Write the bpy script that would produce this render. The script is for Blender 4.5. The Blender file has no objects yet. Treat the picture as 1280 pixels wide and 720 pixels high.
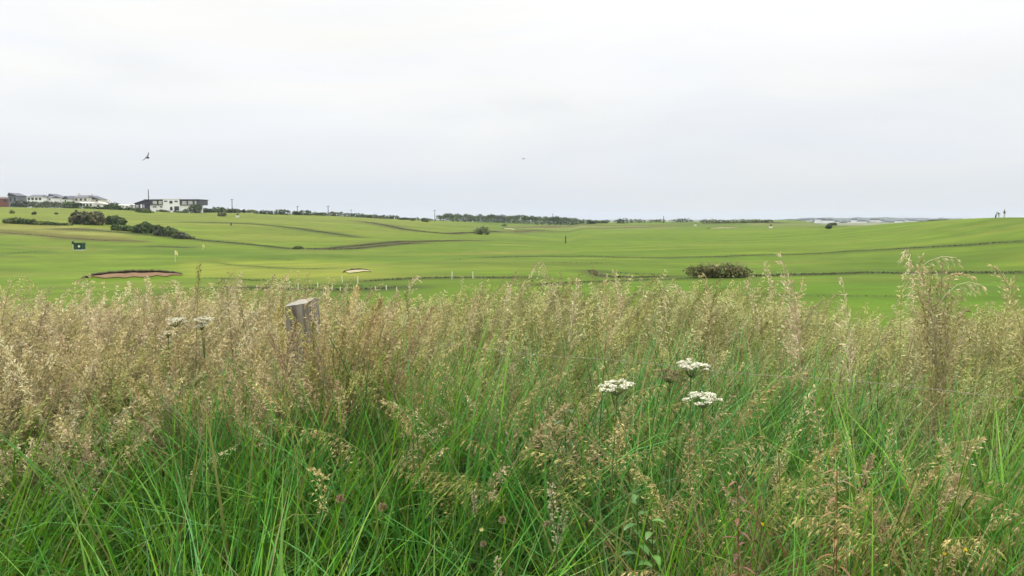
import bpy, bmesh, math, random
import numpy as np
from mathutils import Vector, Matrix

rng = np.random.default_rng(7)
random.seed(7)
sc = bpy.context.scene
COL = sc.collection

# ------------------------------------------------------------------ camera
F = 1005.0
CAM = np.array([0.0, 0.0, 1.6])
PITCH = math.atan((360 - 272) / F)
cP, sP = math.cos(PITCH), math.sin(PITCH)
cam_d = bpy.data.cameras.new("camera")
cam = bpy.data.objects.new("camera", cam_d)
COL.objects.link(cam)
cam.location = CAM
cam.rotation_euler = (math.pi / 2 - PITCH, 0, 0)
cam_d.sensor_width = 36
cam_d.lens = 36 * F / 1280
cam_d.clip_start = 0.05
cam_d.clip_end = 20000
sc.camera = cam


def ray(px, py):
    u, v = (px - 640) / F, (360 - py) / F
    return np.array([u, cP + v * sP, -sP + v * cP])


def P(px, py, Y):
    """point seen at pixel (px, py) at depth Y in front of the camera"""
    d = ray(px, py)
    return CAM + d * (Y / d[1])


def project(x, y, z):
    dx, dy, dz = x - CAM[0], y - CAM[1], z - CAM[2]
    dep = dy * cP - dz * sP
    up = dy * sP + dz * cP
    dep = np.where(dep < 0.01, 0.01, dep)
    return 640 + F * dx / dep, 360 - F * up / dep


# ------------------------------------------------------------------ noise
_perm = np.random.default_rng(3).random((256, 256))


def vnoise(x, y):
    xi, yi = np.floor(x).astype(int), np.floor(y).astype(int)
    fx, fy = x - xi, y - yi
    fx, fy = fx * fx * (3 - 2 * fx), fy * fy * (3 - 2 * fy)
    g = lambda a, b: _perm[a & 255, b & 255]
    return (g(xi, yi) * (1 - fx) + g(xi + 1, yi) * fx) * (1 - fy) + (g(xi, yi + 1) * (1 - fx) + g(xi + 1, yi + 1) * fx) * fy


def fbm(x, y, o=4):
    s, a, t = 0, 0.5, 0
    for k in range(o):
        s = s + a * vnoise(x * 2 ** k + 17.3 * k, y * 2 ** k + 5.1 * k)
        t += a
        a *= 0.5
    return s / t


def ss(x, a, b):
    t = np.clip((x - a) / (b - a), 0, 1)
    return t * t * (3 - 2 * t)


# ------------------------------------------------------------------ terrain
BR = [0, 5.5, 9, 14, 20, 28, 45, 67, 100, 130, 190, 250, 350, 500, 700, 900, 1300, 2000, 3000, 7000]
BZ = [0, 0, -0.6, -2.0, -3.1, -3.6, -3.7, -3.7, -4.7, -5.4, -5.7, -5.5, -5.0, -4.0, -3.2, -4.2, -9, -17, -18, -18]
_rr = np.linspace(0, 7000, 14001)
_zz = np.interp(_rr, BR, BZ)
CAZ = np.linspace(-45, 45, 91)
CCOR = np.zeros(91)   # small corrections of the two rises, found below
RCOR = np.zeros(91)
MOUNDS = []   # bunker mounds: (cx, cy, ux, uy, half width, height, ramp depth, tail)


def H0(x, y):
    r = np.hypot(x, y)
    az = np.degrees(np.arctan2(x, y))
    z = np.interp(r, BR, BZ)
    lr = np.interp(az, [-60, -40, -32, -21, -8, 0, 5], [12, 12, 11, 8.7, 4.2, 0.6, 0]) + np.interp(az, CAZ, CCOR)
    z = z + lr * ss(r, 110, 410) * (1 - 0.8 * ss(r, 560, 1200))
    rr = np.interp(az, [0, 6, 14, 18, 21.7, 24.2, 26.5, 29, 33, 50], [0, 0.3, 1.5, 2.2, 3.0, 4.2, 5.2, 6.0, 7.0, 7.4]) + np.interp(az, CAZ, RCOR)
    re = np.interp(az, [14, 20, 33], [380, 320, 195])
    ramp = np.clip((r - 75) / (re - 75), 0, 1)
    ramp = ramp * ramp * (3 - 2 * ramp)
    z = z + rr * ramp
    fall = np.clip((r - re * 1.12) / (re * 1.1), 0, 1)
    z = z - 15 * fall * fall * (3 - 2 * fall) * ss(az, 19, 25) * (1 - ss(r, 1200, 2200))
    und = (fbm(x / 60 + 9, y / 60 + 3, 3) - 0.5) * 2.2 * ss(r, 40, 90) * (1 - 0.6 * ss(r, 500, 900))
    und = und * (0.35 + 0.65 * (1 - ss(r, 150, 260) * 0.5))
    z = z + und
    front = ss(np.cos(np.arctan2(x, y)), -0.25, 0.3)
    return z * front


def crest(lo, hi):
    rr_ = np.geomspace(lo, hi, 500)
    aa = np.radians(CAZ)
    X_, Y_ = rr_[None] * np.sin(aa)[:, None], rr_[None] * np.cos(aa)[:, None]
    row = project(X_, Y_, H0(X_, Y_))[1]
    k_ = row.argmin(1)
    return row[np.arange(91), k_], rr_[k_]


CPX = 640 + F * np.tan(np.radians(CAZ)) / cP
want = np.interp(CPX, [-100, 0, 100, 170, 210, 250, 300, 400, 500, 560, 640, 700, 740, 800], [258, 258.5, 260.5, 263, 264, 264.5, 265.5, 269, 273.5, 276, 278.6, 281, 281.5, 281])
for _ in range(12):
    row_, r_at = crest(150, 720)
    CCOR += np.where(CPX < 720, (row_ - want) / F * r_at, 0) * 0.8
wantr = np.interp(CPX, [1040, 1092, 1140, 1185, 1240, 1290, 1500], [284, 281, 277.5, 274.5, 272, 271.6, 271])
for _ in range(12):
    row_, r_at = crest(110, 340)
    RCOR += np.where(CPX > 1040, (row_ - wantr) / F * r_at, 0) * 0.8


def H(x, y):
    z = H0(x, y)
    for (cx, cy, ux, uy, S, h, dep, tail) in MOUNDS:
        dx, dy = x - cx, y - cy
        s = dx * uy - dy * ux
        t = dx * ux + dy * uy
        w = np.clip(1 - (s / (S * 1.15)) ** 2, 0, 1) ** 0.6
        t2 = t + (s / S) ** 2 * dep * 0.6
        f = np.clip(t2 / dep, 0, 1)
        g = 1 - ss(t, dep * 1.5, dep * 1.5 + tail)
        z = z + h * w * f * g
    return z


def hit(px, py, rmax=3500):
    d = ray(px, py)
    t = np.geomspace(6, rmax, 6000)
    pts = CAM[None] + d[None] * t[:, None]
    below = pts[:, 2] < H(pts[:, 0], pts[:, 1])
    k = int(np.argmax(below))
    if not below.any():
        # ray passes over the crest: take the closest approach
        gap = pts[:, 2] - H(pts[:, 0], pts[:, 1])
        m = (t > 60) & (t < 520)
        k = int(np.where(m)[0][np.argmin((gap / t)[m])])
    p = pts[k].copy()
    p[2] = H(p[0:1], p[1:2])[0]
    return p


def gz(x, y):
    return float(H(np.array([x]), np.array([y]))[0])


def add_bunker_mound(px0, px1, row_base, height, dep, tail):
    c = hit((px0 + px1) / 2, row_base)
    Y = c[1]
    d = np.array([c[0], c[1]])
    d /= np.linalg.norm(d)
    S = (px1 - px0) / F * Y / 2
    MOUNDS.append((c[0], c[1], d[0], d[1], S, height, dep, tail))
    return len(MOUNDS) - 1


add_bunker_mound(110, 224, 349.5, 0.62, 2.2, 16)
add_bunker_mound(429, 463, 342.3, 0.26, 1.8, 8)
add_bunker_mound(628, 645, 287.0, 0.5, 5, 14)
add_bunker_mound(884, 924, 285.8, 0.45, 5, 16)

# ------------------------------------------------------------------ helpers


def tag(o, label=None, cat=None, group=None, kind=None):
    if label: o["label"] = label
    if cat: o["category"] = cat
    if group: o["group"] = group
    if kind: o["kind"] = kind
    return o


def empty(name, loc, rz=0.0):
    o = bpy.data.objects.new(name, None)
    o.empty_display_size = 0.2
    COL.objects.link(o)
    o.location = loc
    o.rotation_euler = (0, 0, rz)
    return o


def link(name, me, mat=None, parent=None, loc=None):
    o = bpy.data.objects.new(name, me)
    COL.objects.link(o)
    if mat is not None and not me.materials:
        me.materials.append(mat)
    if parent is not None:
        o.parent = parent
    if loc is not None:
        o.location = loc
    return o


def np_mesh(name, V, Q=None, T=None, col=None, smooth=False):
    """mesh out of numpy arrays: vertices, quads, triangles, per vertex colour"""
    me = bpy.data.meshes.new(name)
    V = np.asarray(V, dtype=np.float32)
    Q = np.zeros((0, 4), int) if Q is None else np.asarray(Q)
    T = np.zeros((0, 3), int) if T is None else np.asarray(T)
    nl = Q.size + T.size
    npoly = len(Q) + len(T)
    me.vertices.add(len(V))
    me.vertices.foreach_set("co", V.ravel())
    me.loops.add(nl)
    me.polygons.add(npoly)
    li = np.concatenate([Q.ravel(), T.ravel()]).astype(np.int32)
    me.loops.foreach_set("vertex_index", li)
    st = np.concatenate([np.arange(len(Q)) * 4, Q.size + np.arange(len(T)) * 3]).astype(np.int32)
    me.polygons.foreach_set("loop_start", st)
    if smooth:
        me.polygons.foreach_set("use_smooth", np.ones(npoly, bool))
    me.update(calc_edges=True)
    if col is not None:
        at = me.color_attributes.new("Col", 'FLOAT_COLOR', 'POINT')
        c = np.ones((len(V), 4), np.float32)
        c[:, :3] = col
        at.data.foreach_set("color", c.ravel())
    return me


class MB:
    """collects boxes, prisms and tubes into one mesh"""
    def __init__(s):
        s.v, s.f = [], []

    def add(s, vs, fs):
        b = len(s.v)
        s.v += [tuple(map(float, v)) for v in vs]
        s.f += [tuple(b + i for i in f) for f in fs]
        return s

    def box(s, x0, x1, y0, y1, z0, z1):
        return s.add([(x0, y0, z0), (x1, y0, z0), (x1, y1, z0), (x0, y1, z0), (x0, y0, z1), (x1, y0, z1), (x1, y1, z1), (x0, y1, z1)],
                     [(0, 3, 2, 1), (4, 5, 6, 7), (0, 1, 5, 4), (1, 2, 6, 5), (2, 3, 7, 6), (3, 0, 4, 7)])

    def prism_y(s, poly, y0, y1):
        """polygon in x,z (seen from -y, counter-clockwise) pulled from y0 to y1"""
        n = len(poly)
        vs = [(x, y0, z) for x, z in poly] + [(x, y1, z) for x, z in poly]
        fs = [tuple(range(n)), tuple(range(2 * n - 1, n - 1, -1))]
        fs += [(i, i + n, (i + 1) % n + n, (i + 1) % n) for i in range(n)]
        return s.add(vs, fs)

    def tube(s, pts, rad, n=8, cap=True):
        pts = [np.array(p, float) for p in pts]
        if np.isscalar(rad): rad = [rad] * len(pts)
        vs, fs = [], []
        for i, p in enumerate(pts):
            a = pts[max(i - 1, 0)]; b = pts[min(i + 1, len(pts) - 1)]
            t = (b - a) / (np.linalg.norm(b - a) + 1e-9)
            ref = np.array([0, 0, 1.0]) if abs(t[2]) < 0.9 else np.array([1.0, 0, 0])
            u = np.cross(t, ref); u /= np.linalg.norm(u)
            w = np.cross(t, u)
            for k in range(n):
                a_ = 2 * math.pi * k / n
                vs.append(p + rad[i] * (math.cos(a_) * u + math.sin(a_) * w))
        for i in range(len(pts) - 1):
            for k in range(n):
                k2 = (k + 1) % n
                fs.append((i * n + k, i * n + k2, (i + 1) * n + k2, (i + 1) * n + k))
        if cap:
            fs.append(tuple(range(n - 1, -1, -1)))
            fs.append(tuple((len(pts) - 1) * n + k for k in range(n)))
        return s.add(vs, fs)

    def ball(s, c, rx, ry, rz, n=10, m=7):
        vs, fs = [], []
        for j in range(m + 1):
            th = math.pi * j / m
            for k in range(n):
                ph = 2 * math.pi * k / n
                vs.append((c[0] + rx * math.sin(th) * math.cos(ph), c[1] + ry * math.sin(th) * math.sin(ph), c[2] + rz * math.cos(th)))
        for j in range(m):
            for k in range(n):
                k2 = (k + 1) % n
                fs.append((j * n + k, (j + 1) * n + k, (j + 1) * n + k2, j * n + k2))
        return s.add(vs, fs)

    def build(s, name, mat, parent=None, smooth=False, bevel=0):
        me = bpy.data.meshes.new(name)
        me.from_pydata(s.v, [], s.f)
        me.validate(); me.update()
        if smooth:
            me.polygons.foreach_set("use_smooth", [True] * len(me.polygons))
        if bevel:
            bm = bmesh.new(); bm.from_mesh(me)
            bmesh.ops.remove_doubles(bm, verts=bm.verts, dist=1e-5)
            bmesh.ops.bevel(bm, geom=bm.edges[:], offset=bevel, segments=2, affect='EDGES')
            bm.to_mesh(me); bm.free()
        return link(name, me, mat, parent)


def copy_tree(o, parent=None):
    c = o.copy(); COL.objects.link(c)
    c.parent = parent
    for ch in list(o.children):
        copy_tree(ch, c)
    return c


# ------------------------------------------------------------------ materials
def new_mat(name):
    m = bpy.data.materials.new(name)
    m.use_nodes = True
    nt = m.node_tree
    for n in list(nt.nodes): nt.nodes.remove(n)
    out = nt.nodes.new("ShaderNodeOutputMaterial")
    return m, nt, out


def mat_plain(name, col, rough=0.7, noise=0.15, nscale=3.0, bump=0.0, metal=0.0, spec=0.3):
    m, nt, out = new_mat(name)
    b = nt.nodes.new("ShaderNodeBsdfPrincipled")
    b.inputs["Roughness"].default_value = rough
    b.inputs["Metallic"].default_value = metal
    b.inputs["Specular IOR Level"].default_value = spec
    tc = nt.nodes.new("ShaderNodeTexCoord")
    nz = nt.nodes.new("ShaderNodeTexNoise")
    nz.inputs["Scale"].default_value = nscale
    nz.inputs["Detail"].default_value = 5
    nt.links.new(tc.outputs["Object"], nz.inputs["Vector"])
    mx = nt.nodes.new("ShaderNodeMix"); mx.data_type = 'RGBA'
    mx.inputs["A"].default_value = (*[c * (1 - noise) for c in col], 1)
    mx.inputs["B"].default_value = (*[min(1, c * (1 + noise)) for c in col], 1)
    nt.links.new(nz.outputs["Fac"], mx.inputs["Factor"])
    nt.links.new(mx.outputs["Result"], b.inputs["Base Color"])
    if bump:
        bp = nt.nodes.new("ShaderNodeBump")
        bp.inputs["Strength"].default_value = bump
        bp.inputs["Distance"].default_value = 0.02
        nt.links.new(nz.outputs["Fac"], bp.inputs["Height"])
        nt.links.new(bp.outputs["Normal"], b.inputs["Normal"])
    nt.links.new(b.outputs[0], out.inputs[0])
    return m


def mat_leaf(name, trans=0.3, rough=0.5, spec=0.25, nscale=0.0, gain=1.0):
    """plant tissue: vertex colour, some light let through"""
    m, nt, out = new_mat(name)
    at = nt.nodes.new("ShaderNodeAttribute"); at.attribute_name = "Col"
    src = at.outputs["Color"]
    b = nt.nodes.new("ShaderNodeBsdfPrincipled")
    b.inputs["Roughness"].default_value = rough
    b.inputs["Specular IOR Level"].default_value = spec
    t = nt.nodes.new("ShaderNodeBsdfTranslucent")
    mix = nt.nodes.new("ShaderNodeMixShader"); mix.inputs[0].default_value = trans
    nt.links.new(src, b.inputs["Base Color"]); nt.links.new(src, t.inputs["Color"])
    nt.links.new(b.outputs[0], mix.inputs[1]); nt.links.new(t.outputs[0], mix.inputs[2])
    nt.links.new(mix.outputs[0], out.inputs[0])
    return m


M = {}
M["blade"] = mat_leaf("grass_blade", 0.20, 0.35, 0.45)
M["seed"] = mat_leaf("seedhead", 0.25, 0.7, 0.15)
M["foliage"] = mat_leaf("foliage", 0.2, 0.6, 0.2)
M["petal"] = mat_leaf("petal", 0.25, 0.6, 0.2)
M["white_wall"] = mat_plain("white_render", (0.80, 0.79, 0.76), 0.8, 0.05)
M["cream_wall"] = mat_plain("cream_render", (0.66, 0.63, 0.55), 0.8, 0.08)
M["brick"] = mat_plain("red_brick", (0.20, 0.085, 0.065), 0.85, 0.2)
M["slate"] = mat_plain("slate_roof", (0.075, 0.08, 0.095), 0.6, 0.2)
M["brown_roof"] = mat_plain("brown_tile_roof", (0.11, 0.075, 0.065), 0.7, 0.2)
M["grey_wall"] = mat_plain("grey_render", (0.16, 0.17, 0.19), 0.8, 0.12)
M["cladding"] = mat_plain("dark_purple_cladding", (0.05, 0.043, 0.07), 0.55, 0.2)
M["glass_dark"] = mat_plain("dark_window_glass", (0.03, 0.035, 0.04), 0.12, 0.1, spec=0.5)
M["glass_pale"] = mat_plain("pale_window_glass", (0.42, 0.42, 0.44), 0.2, 0.25, nscale=0.6, spec=0.5)
M["pole"] = mat_plain("creosoted_pole", (0.07, 0.058, 0.048), 0.85, 0.25)
M["white_paint"] = mat_plain("white_paint", (0.66, 0.64, 0.50), 0.6, 0.1)
M["green_paint"] = mat_plain("dark_green_paint", (0.010, 0.055, 0.026), 0.5, 0.2)
M["black"] = mat_plain("black_cloth", (0.018, 0.019, 0.024), 0.7, 0.2)
M["feather"] = mat_plain("black_feather", (0.015, 0.015, 0.018), 0.6, 0.2)
M["skin"] = mat_plain("skin", (0.45, 0.28, 0.2), 0.6, 0.05)
M["pale_cloth"] = mat_plain("pale_cloth", (0.55, 0.56, 0.5), 0.8, 0.08)
M["hair"] = mat_plain("dark_hair", (0.03, 0.022, 0.016), 0.6, 0.2)
M["flag"] = mat_plain("yellow_flag_cloth", (0.75, 0.68, 0.25), 0.8, 0.1)
M["sand_brown"] = mat_plain("damp_brown_sand", (0.16, 0.098, 0.05), 0.95, 0.35, nscale=0.9, bump=0.3)
M["sand_pale"] = mat_plain("pale_sand", (0.31, 0.27, 0.15), 0.95, 0.2, nscale=0.9, bump=0.3)
M["soil"] = mat_plain("dark_turf_edge", (0.045, 0.036, 0.018), 0.95, 0.4, nscale=2.5, bump=0.6)
M["wire"] = mat_plain("galvanised_wire", (0.28, 0.24, 0.17), 0.6, 0.4, nscale=30, metal=0.2)


def mat_wood():
    m, nt, out = new_mat("weathered_wood")
    b = nt.nodes.new("ShaderNodeBsdfPrincipled"); b.inputs["Roughness"].default_value = 0.9
    b.inputs["Specular IOR Level"].default_value = 0.15
    tc = nt.nodes.new("ShaderNodeTexCoord")
    mp = nt.nodes.new("ShaderNodeMapping"); mp.inputs["Scale"].default_value = (60, 60, 3.5)
    nz = nt.nodes.new("ShaderNodeTexNoise"); nz.inputs["Scale"].default_value = 1.0; nz.inputs["Detail"].default_value = 6
    nt.links.new(tc.outputs["Object"], mp.inputs[0]); nt.links.new(mp.outputs[0], nz.inputs["Vector"])
    n2 = nt.nodes.new("ShaderNodeTexNoise"); n2.inputs["Scale"].default_value = 14; n2.inputs["Detail"].default_value = 4
    nt.links.new(tc.outputs["Object"], n2.inputs["Vector"])
    cr = nt.nodes.new("ShaderNodeValToRGB")
    cr.color_ramp.elements[0].position = 0.32; cr.color_ramp.elements[0].color = (0.10, 0.085, 0.066, 1)
    cr.color_ramp.elements[1].position = 0.68; cr.color_ramp.elements[1].color = (0.33, 0.30, 0.25, 1)
    nt.links.new(nz.outputs["Fac"], cr.inputs[0])
    mx = nt.nodes.new("ShaderNodeMix"); mx.data_type = 'RGBA'
    mx.inputs["B"].default_value = (0.22, 0.20, 0.13, 1)
    r2 = nt.nodes.new("ShaderNodeMapRange"); r2.inputs[1].default_value = 0.55; r2.inputs[2].default_value = 0.75
    r2.inputs[4].default_value = 0.6
    nt.links.new(n2.outputs["Fac"], r2.inputs[0]); nt.links.new(r2.outputs[0], mx.inputs["Factor"])
    nt.links.new(cr.outputs[0], mx.inputs["A"]); nt.links.new(mx.outputs["Result"], b.inputs["Base Color"])
    bp = nt.nodes.new("ShaderNodeBump"); bp.inputs["Strength"].default_value = 0.8; bp.inputs["Distance"].default_value = 0.008
    nt.links.new(nz.outputs["Fac"], bp.inputs["Height"]); nt.links.new(bp.outputs[0], b.inputs["Normal"])
    nt.links.new(b.outputs[0], out.inputs[0])
    return m


M["wood"] = mat_wood()
M["wood_top"] = mat_plain("bleached_end_grain", (0.27, 0.25, 0.205), 0.9, 0.5, nscale=40, bump=0.5)


def mat_ground():
    m, nt, out = new_mat("course_turf")
    b = nt.nodes.new("ShaderNodeBsdfPrincipled"); b.inputs["Roughness"].default_value = 0.9
    b.inputs["Specular IOR Level"].default_value = 0.1
    at = nt.nodes.new("ShaderNodeAttribute"); at.attribute_name = "Col"
    tc = nt.nodes.new("ShaderNodeTexCoord")
    n1 = nt.nodes.new("ShaderNodeTexNoise"); n1.inputs["Scale"].default_value = 0.22; n1.inputs["Detail"].default_value = 8
    n1.inputs["Roughness"].default_value = 0.65
    nt.links.new(tc.outputs["Object"], n1.inputs["Vector"])
    mr = nt.nodes.new("ShaderNodeMapRange"); mr.inputs[1].default_value = 0.3; mr.inputs[2].default_value = 0.7
    mr.inputs[3].default_value = 0.82; mr.inputs[4].default_value = 1.18
    nt.links.new(n1.outputs["Fac"], mr.inputs[0])
    vm = nt.nodes.new("ShaderNodeVectorMath"); vm.operation = 'SCALE'
    nt.links.new(at.outputs["Color"], vm.inputs[0]); nt.links.new(mr.outputs[0], vm.inputs["Scale"])
    nt.links.new(vm.outputs[0], b.inputs["Base Color"])
    n2 = nt.nodes.new("ShaderNodeTexNoise"); n2.inputs["Scale"].default_value = 1.3; n2.inputs["Detail"].default_value = 8
    nt.links.new(tc.outputs["Object"], n2.inputs["Vector"])
    bp = nt.nodes.new("ShaderNodeBump"); bp.inputs["Strength"].default_value = 0.35; bp.inputs["Distance"].default_value = 0.2
    nt.links.new(n2.outputs["Fac"], bp.inputs["Height"]); nt.links.new(bp.outputs[0], b.inputs["Normal"])
    nt.links.new(b.outputs[0], out.inputs[0])
    return m


M["ground"] = mat_ground()

# ------------------------------------------------------------------ ground sheet
azs = np.concatenate([np.arange(-42, 42.01, 0.12), np.arange(45, 316, 3.0)])
rs = np.concatenate([[0.4], np.geomspace(0.9, 40, 90)[:-1], np.geomspace(40, 420, 260)[:-1], np.geomspace(420, 6400, 150)])
A, R = np.meshgrid(np.radians(azs), rs)
GX, GY = R * np.sin(A), R * np.cos(A)
GZ = H(GX, GY)
na, nr = len(azs), len(rs)
idx = np.arange(na * nr).reshape(nr, na)
nxt = np.roll(idx, -1, axis=1)
Q = np.stack([idx[:-1], idx[1:], nxt[1:], nxt[:-1]], -1).reshape(-1, 4)
V = np.stack([GX, GY, GZ], -1).reshape(-1, 3)
V = np.vstack([V, [[0, 0, 0.0]]])
T = np.stack([np.full(na, na * nr), idx[0], np.roll(idx[0], -1)], -1)
x, y, z = V[:, 0], V[:, 1], V[:, 2]
r = np.hypot(x, y)
px, py = project(x, y, z)
px = np.where(y > 1, px, -9999)


def lerp(a, b, t):
    return a + (b - a) * np.clip(t, 0, 1)[:, None]


G1, G2, G3 = np.array([0.140, 0.200, 0.013]), np.array([0.100, 0.160, 0.009]), np.array([0.205, 0.225, 0.028])
n_big = fbm(x / 60 + 2, y / 38 + 7, 4)
n_mid = fbm(x / 16 + 31, y / 9 + 4, 3)
c = lerp(np.repeat(G2[None], len(x), 0), np.repeat(G1[None], len(x), 0), (n_big - 0.35) / 0.3)
c = lerp(c, np.repeat(G3[None], len(x), 0), (n_mid - 0.47) / 0.3 * 0.45)
n_st = fbm(r / 5.0 + 8 + 3 * fbm(x / 30, y / 30, 2), np.arctan2(x, y) * 7 + 3, 3)


def soft_box(x0, x1, y0, y1, fx=12, fy=2):
    return ss(px, x0 - fx, x0 + fx) * (1 - ss(px, x1 - fx, x1 + fx)) * ss(py, y0 - fy, y0 + fy) * (1 - ss(py, y1 - fy, y1 + fy))


def paint(mask, col, amt=1.0):
    global c
    c = lerp(c, np.repeat(np.array(col)[None], len(x), 0), mask * amt)


wob = (fbm(px / 40, py / 6 + 3, 3) - 0.5)
# upper left fairways are drier and paler
paint(soft_box(-400, 560, 255, 283, 60, 4), (0.200, 0.215, 0.040), 0.7)
paint(soft_box(240, 620, 283, 305, 40, 5), (0.180, 0.205, 0.026), 0.6)
# tan rough on the left slope
slant = py - np.interp(px, [0, 40, 80, 120, 170, 240], [279, 280, 281, 283, 290, 300])
slant2 = py - np.interp(px, [0, 40, 80, 120, 170, 240], [289, 292, 296, 299.5, 301, 302])
tan = ss(slant + wob * 5, -1, 2.5) * (1 - ss(slant2 + wob * 4, -2, 1)) * (1 - ss(px, 130, 190))
paint(tan, (0.30, 0.265, 0.085), 0.7 )
paint(tan * ss(fbm(px / 50, py / 2.2 + 3, 3), .45, .6), (0.20, 0.18, 0.05), 0.8)
edge = ss(slant2 + wob * 4, -6, -1) * (1 - ss(slant2 + wob * 3, -0.5, 1.5)) * (1 - ss(px, 150, 180))
paint(edge, (0.14, 0.125, 0.025), 1.0)
# putting greens, smooth and yellowish
paint(soft_box(150, 470, 327, 347, 40, 3) * ss(px, 200, 260), (0.260, 0.270, 0.034), 0.8)
paint(soft_box(-50, 180, 314, 330, 60, 5), (0.165, 0.215, 0.020), 0.6)
# far tan rough centre right
paint(soft_box(640, 840, 281.5, 286, 20, 1.2) * (0.6 + wob), (0.24, 0.21, 0.10), 0.9)
paint(soft_box(840, 960, 277, 283, 20, 2), (0.12, 0.15, 0.04), 0.7)
paint(soft_box(940, 1090, 278, 283.5, 20, 1.5), (0.17, 0.18, 0.07), 0.7)
# lusher greens low and right
paint(soft_box(480, 1400, 290, 320, 60, 6), (0.130, 0.190, 0.010), 0.5)
paint(soft_box(640, 1400, 350, 480, 120, 8), (0.108, 0.190, 0.008), 0.7)
paint(soft_box(-100, 640, 352, 480, 100, 6), (0.115, 0.180, 0.009), 0.6)
# beyond the course: mixed farmland
far = ss(r, 700, 900)
paint(far, (0.12, 0.15, 0.055), 1.0)
paint(far * (vnoise(x / 160, y / 260) > 0.6), (0.28, 0.25, 0.15), 0.8)
c = c * (1 + 0.16 * (np.clip((n_st - 0.5) / 0.25, -1, 1) * ss(r, 40, 70))[:, None])   # mowing and wear bands
c = lerp(c, np.repeat(np.array([[0.24, 0.225, 0.05]]), len(x), 0), (fbm(x / 22 + 60, y / 14 + 2, 4) - .55) / .2 * .35)   # dry patches
c = c * np.array([.60, .655, .48])
LINES = [  # pixel polyline on the ground, width m, height m, colour, density per m
    ([(240, 278), (281, 278.8), (325, 280.8), (346, 282.8), (370, 285.2), (394, 289), (423, 293), (447, 296.5)], 2.9, .38, 0, 5),
    ([(114, 288), (152, 290.5), (203, 295), (242, 299), (264, 301.5), (293, 304), (325, 307), (354, 310), (368, 311.5)], 2.7, .45, 0, 7),
    ([(366, 311), (411, 311), (443, 307.5), (480, 304), (500, 302), (528, 302), (577, 300.7), (602, 301)], 3.3, .5, 1, 8),
    ([(392, 312), (411, 312), (443, 311), (480, 307), (520, 304)], 2.4, .5, 1, 7),
    ([(451, 276.8), (467, 279), (484, 282), (500, 286), (531, 290), (561, 292.4), (590, 291), (626, 288.9)], 4.2, .6, 1, 7),
    ([(262, 327), (321, 333), (382, 336), (423, 336)], 2.2, .18, 2, 6),
    ([(252, 347.6), (289, 349), (321, 350.5), (370, 350)], 2.2, .25, 2, 8),
    ([(280, 359), (325, 360.2), (370, 361.5), (423, 362.3), (463, 361.5), (500, 359)], 2.7, .28, 0, 14),
    ([(330, 356.5), (370, 357), (423, 357.5), (463, 358)], 3.1, .22, 2, 10),
    ([(449, 352), (480, 350), (520, 348), (577, 347), (622, 347.2), (663, 346.4)], 2.0, .30, 0, 12),
    ([(602, 322.2), (634, 321.2), (679, 320.2), (740, 320.3), (773, 321.8), (834, 322.4)], 2.2, .30, 0, 6),
    ([(854, 321.8), (903, 320.8), (960, 318.8), (1060, 314.2), (1135, 310.2), (1210, 306.3), (1300, 301)], 2.4, .36, 0, 7),
    ([(687, 328.6), (740, 329), (754, 329)], 1.9, .26, 2, 6),
    ([(656, 356.3), (683, 355), (720, 353), (746, 352.2), (801, 350.2), (834, 349.2), (870, 348)], 1.7, .22, 0, 12),
    ([(900, 347.5), (937, 345), (980, 344), (1035, 342.8), (1085, 341), (1135, 341.8), (1200, 340.8), (1310, 341.2)], 3.1, .38, 0, 14),
    ([(960, 369), (1040, 369.8), (1095, 370.5), (1170, 371)], 1.2, .16, 2, 10),
    ([(790, 369.5), (850, 369), (909, 368.5), (980, 368.5)], 1.0, .13, 2, 8),
    ([(195, 308), (215, 308.8), (236, 309.5)], 1.2, .30, 0, 7),
    ([(0, 318.3), (20, 316.5), (47, 314.6)], 1.2, .28, 2, 7),
    ([(-30, 291), (0, 290.8), (41, 293.6), (81, 297.5), (122, 300.5), (171, 301.5)], 1.6, .42, 3, 7),
    ([(73, 286.5), (97, 286.3)], 1.6, .4, 1, 6),
    ([(203, 278), (252, 278)], 1.6, .3, 2, 5),
    ([(638, 290.3), (683, 288.2), (740, 285.4), (800, 284.5), (840, 283.5)], 3.0, .5, 3, 6),
    ([(640, 284), (700, 283), (760, 282), (830, 281.5)], 4.0, .5, 3, 5),
    ([(740, 338), (742, 341), (746, 344), (760, 346), (791, 347), (817, 346.4), (840, 345.5)], 1.6, .40, 1, 18),
    ([(752, 339.8), (775, 341.5), (800, 342.7), (834, 343.4)], 2.0, .26, 2, 10),
    ([(560, 325), (582, 324)], 1.0, .25, 2, 6),
    ([(366, 325), (337, 323.5)], 1.0, .25, 2, 6),
    ([(880, 276.5), (905, 276), (940, 277), (980, 279)], 5.0, .7, 1, 5),
    ([(1010, 284), (1060, 283.5)], 2.0, .35, 2, 5),
    ([(1160, 275), (1185, 274.6)], 3.0, .6, 1, 6),
]
RC = [((0.045, 0.062, 0.008), (0.080, 0.105, 0.014)), ((0.050, 0.050, 0.011), (0.105, 0.10, 0.025)),
      ((0.060, 0.095, 0.008), (0.090, 0.13, 0.014)), ((0.085, 0.075, 0.020), (0.17, 0.145, 0.05))]
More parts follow.
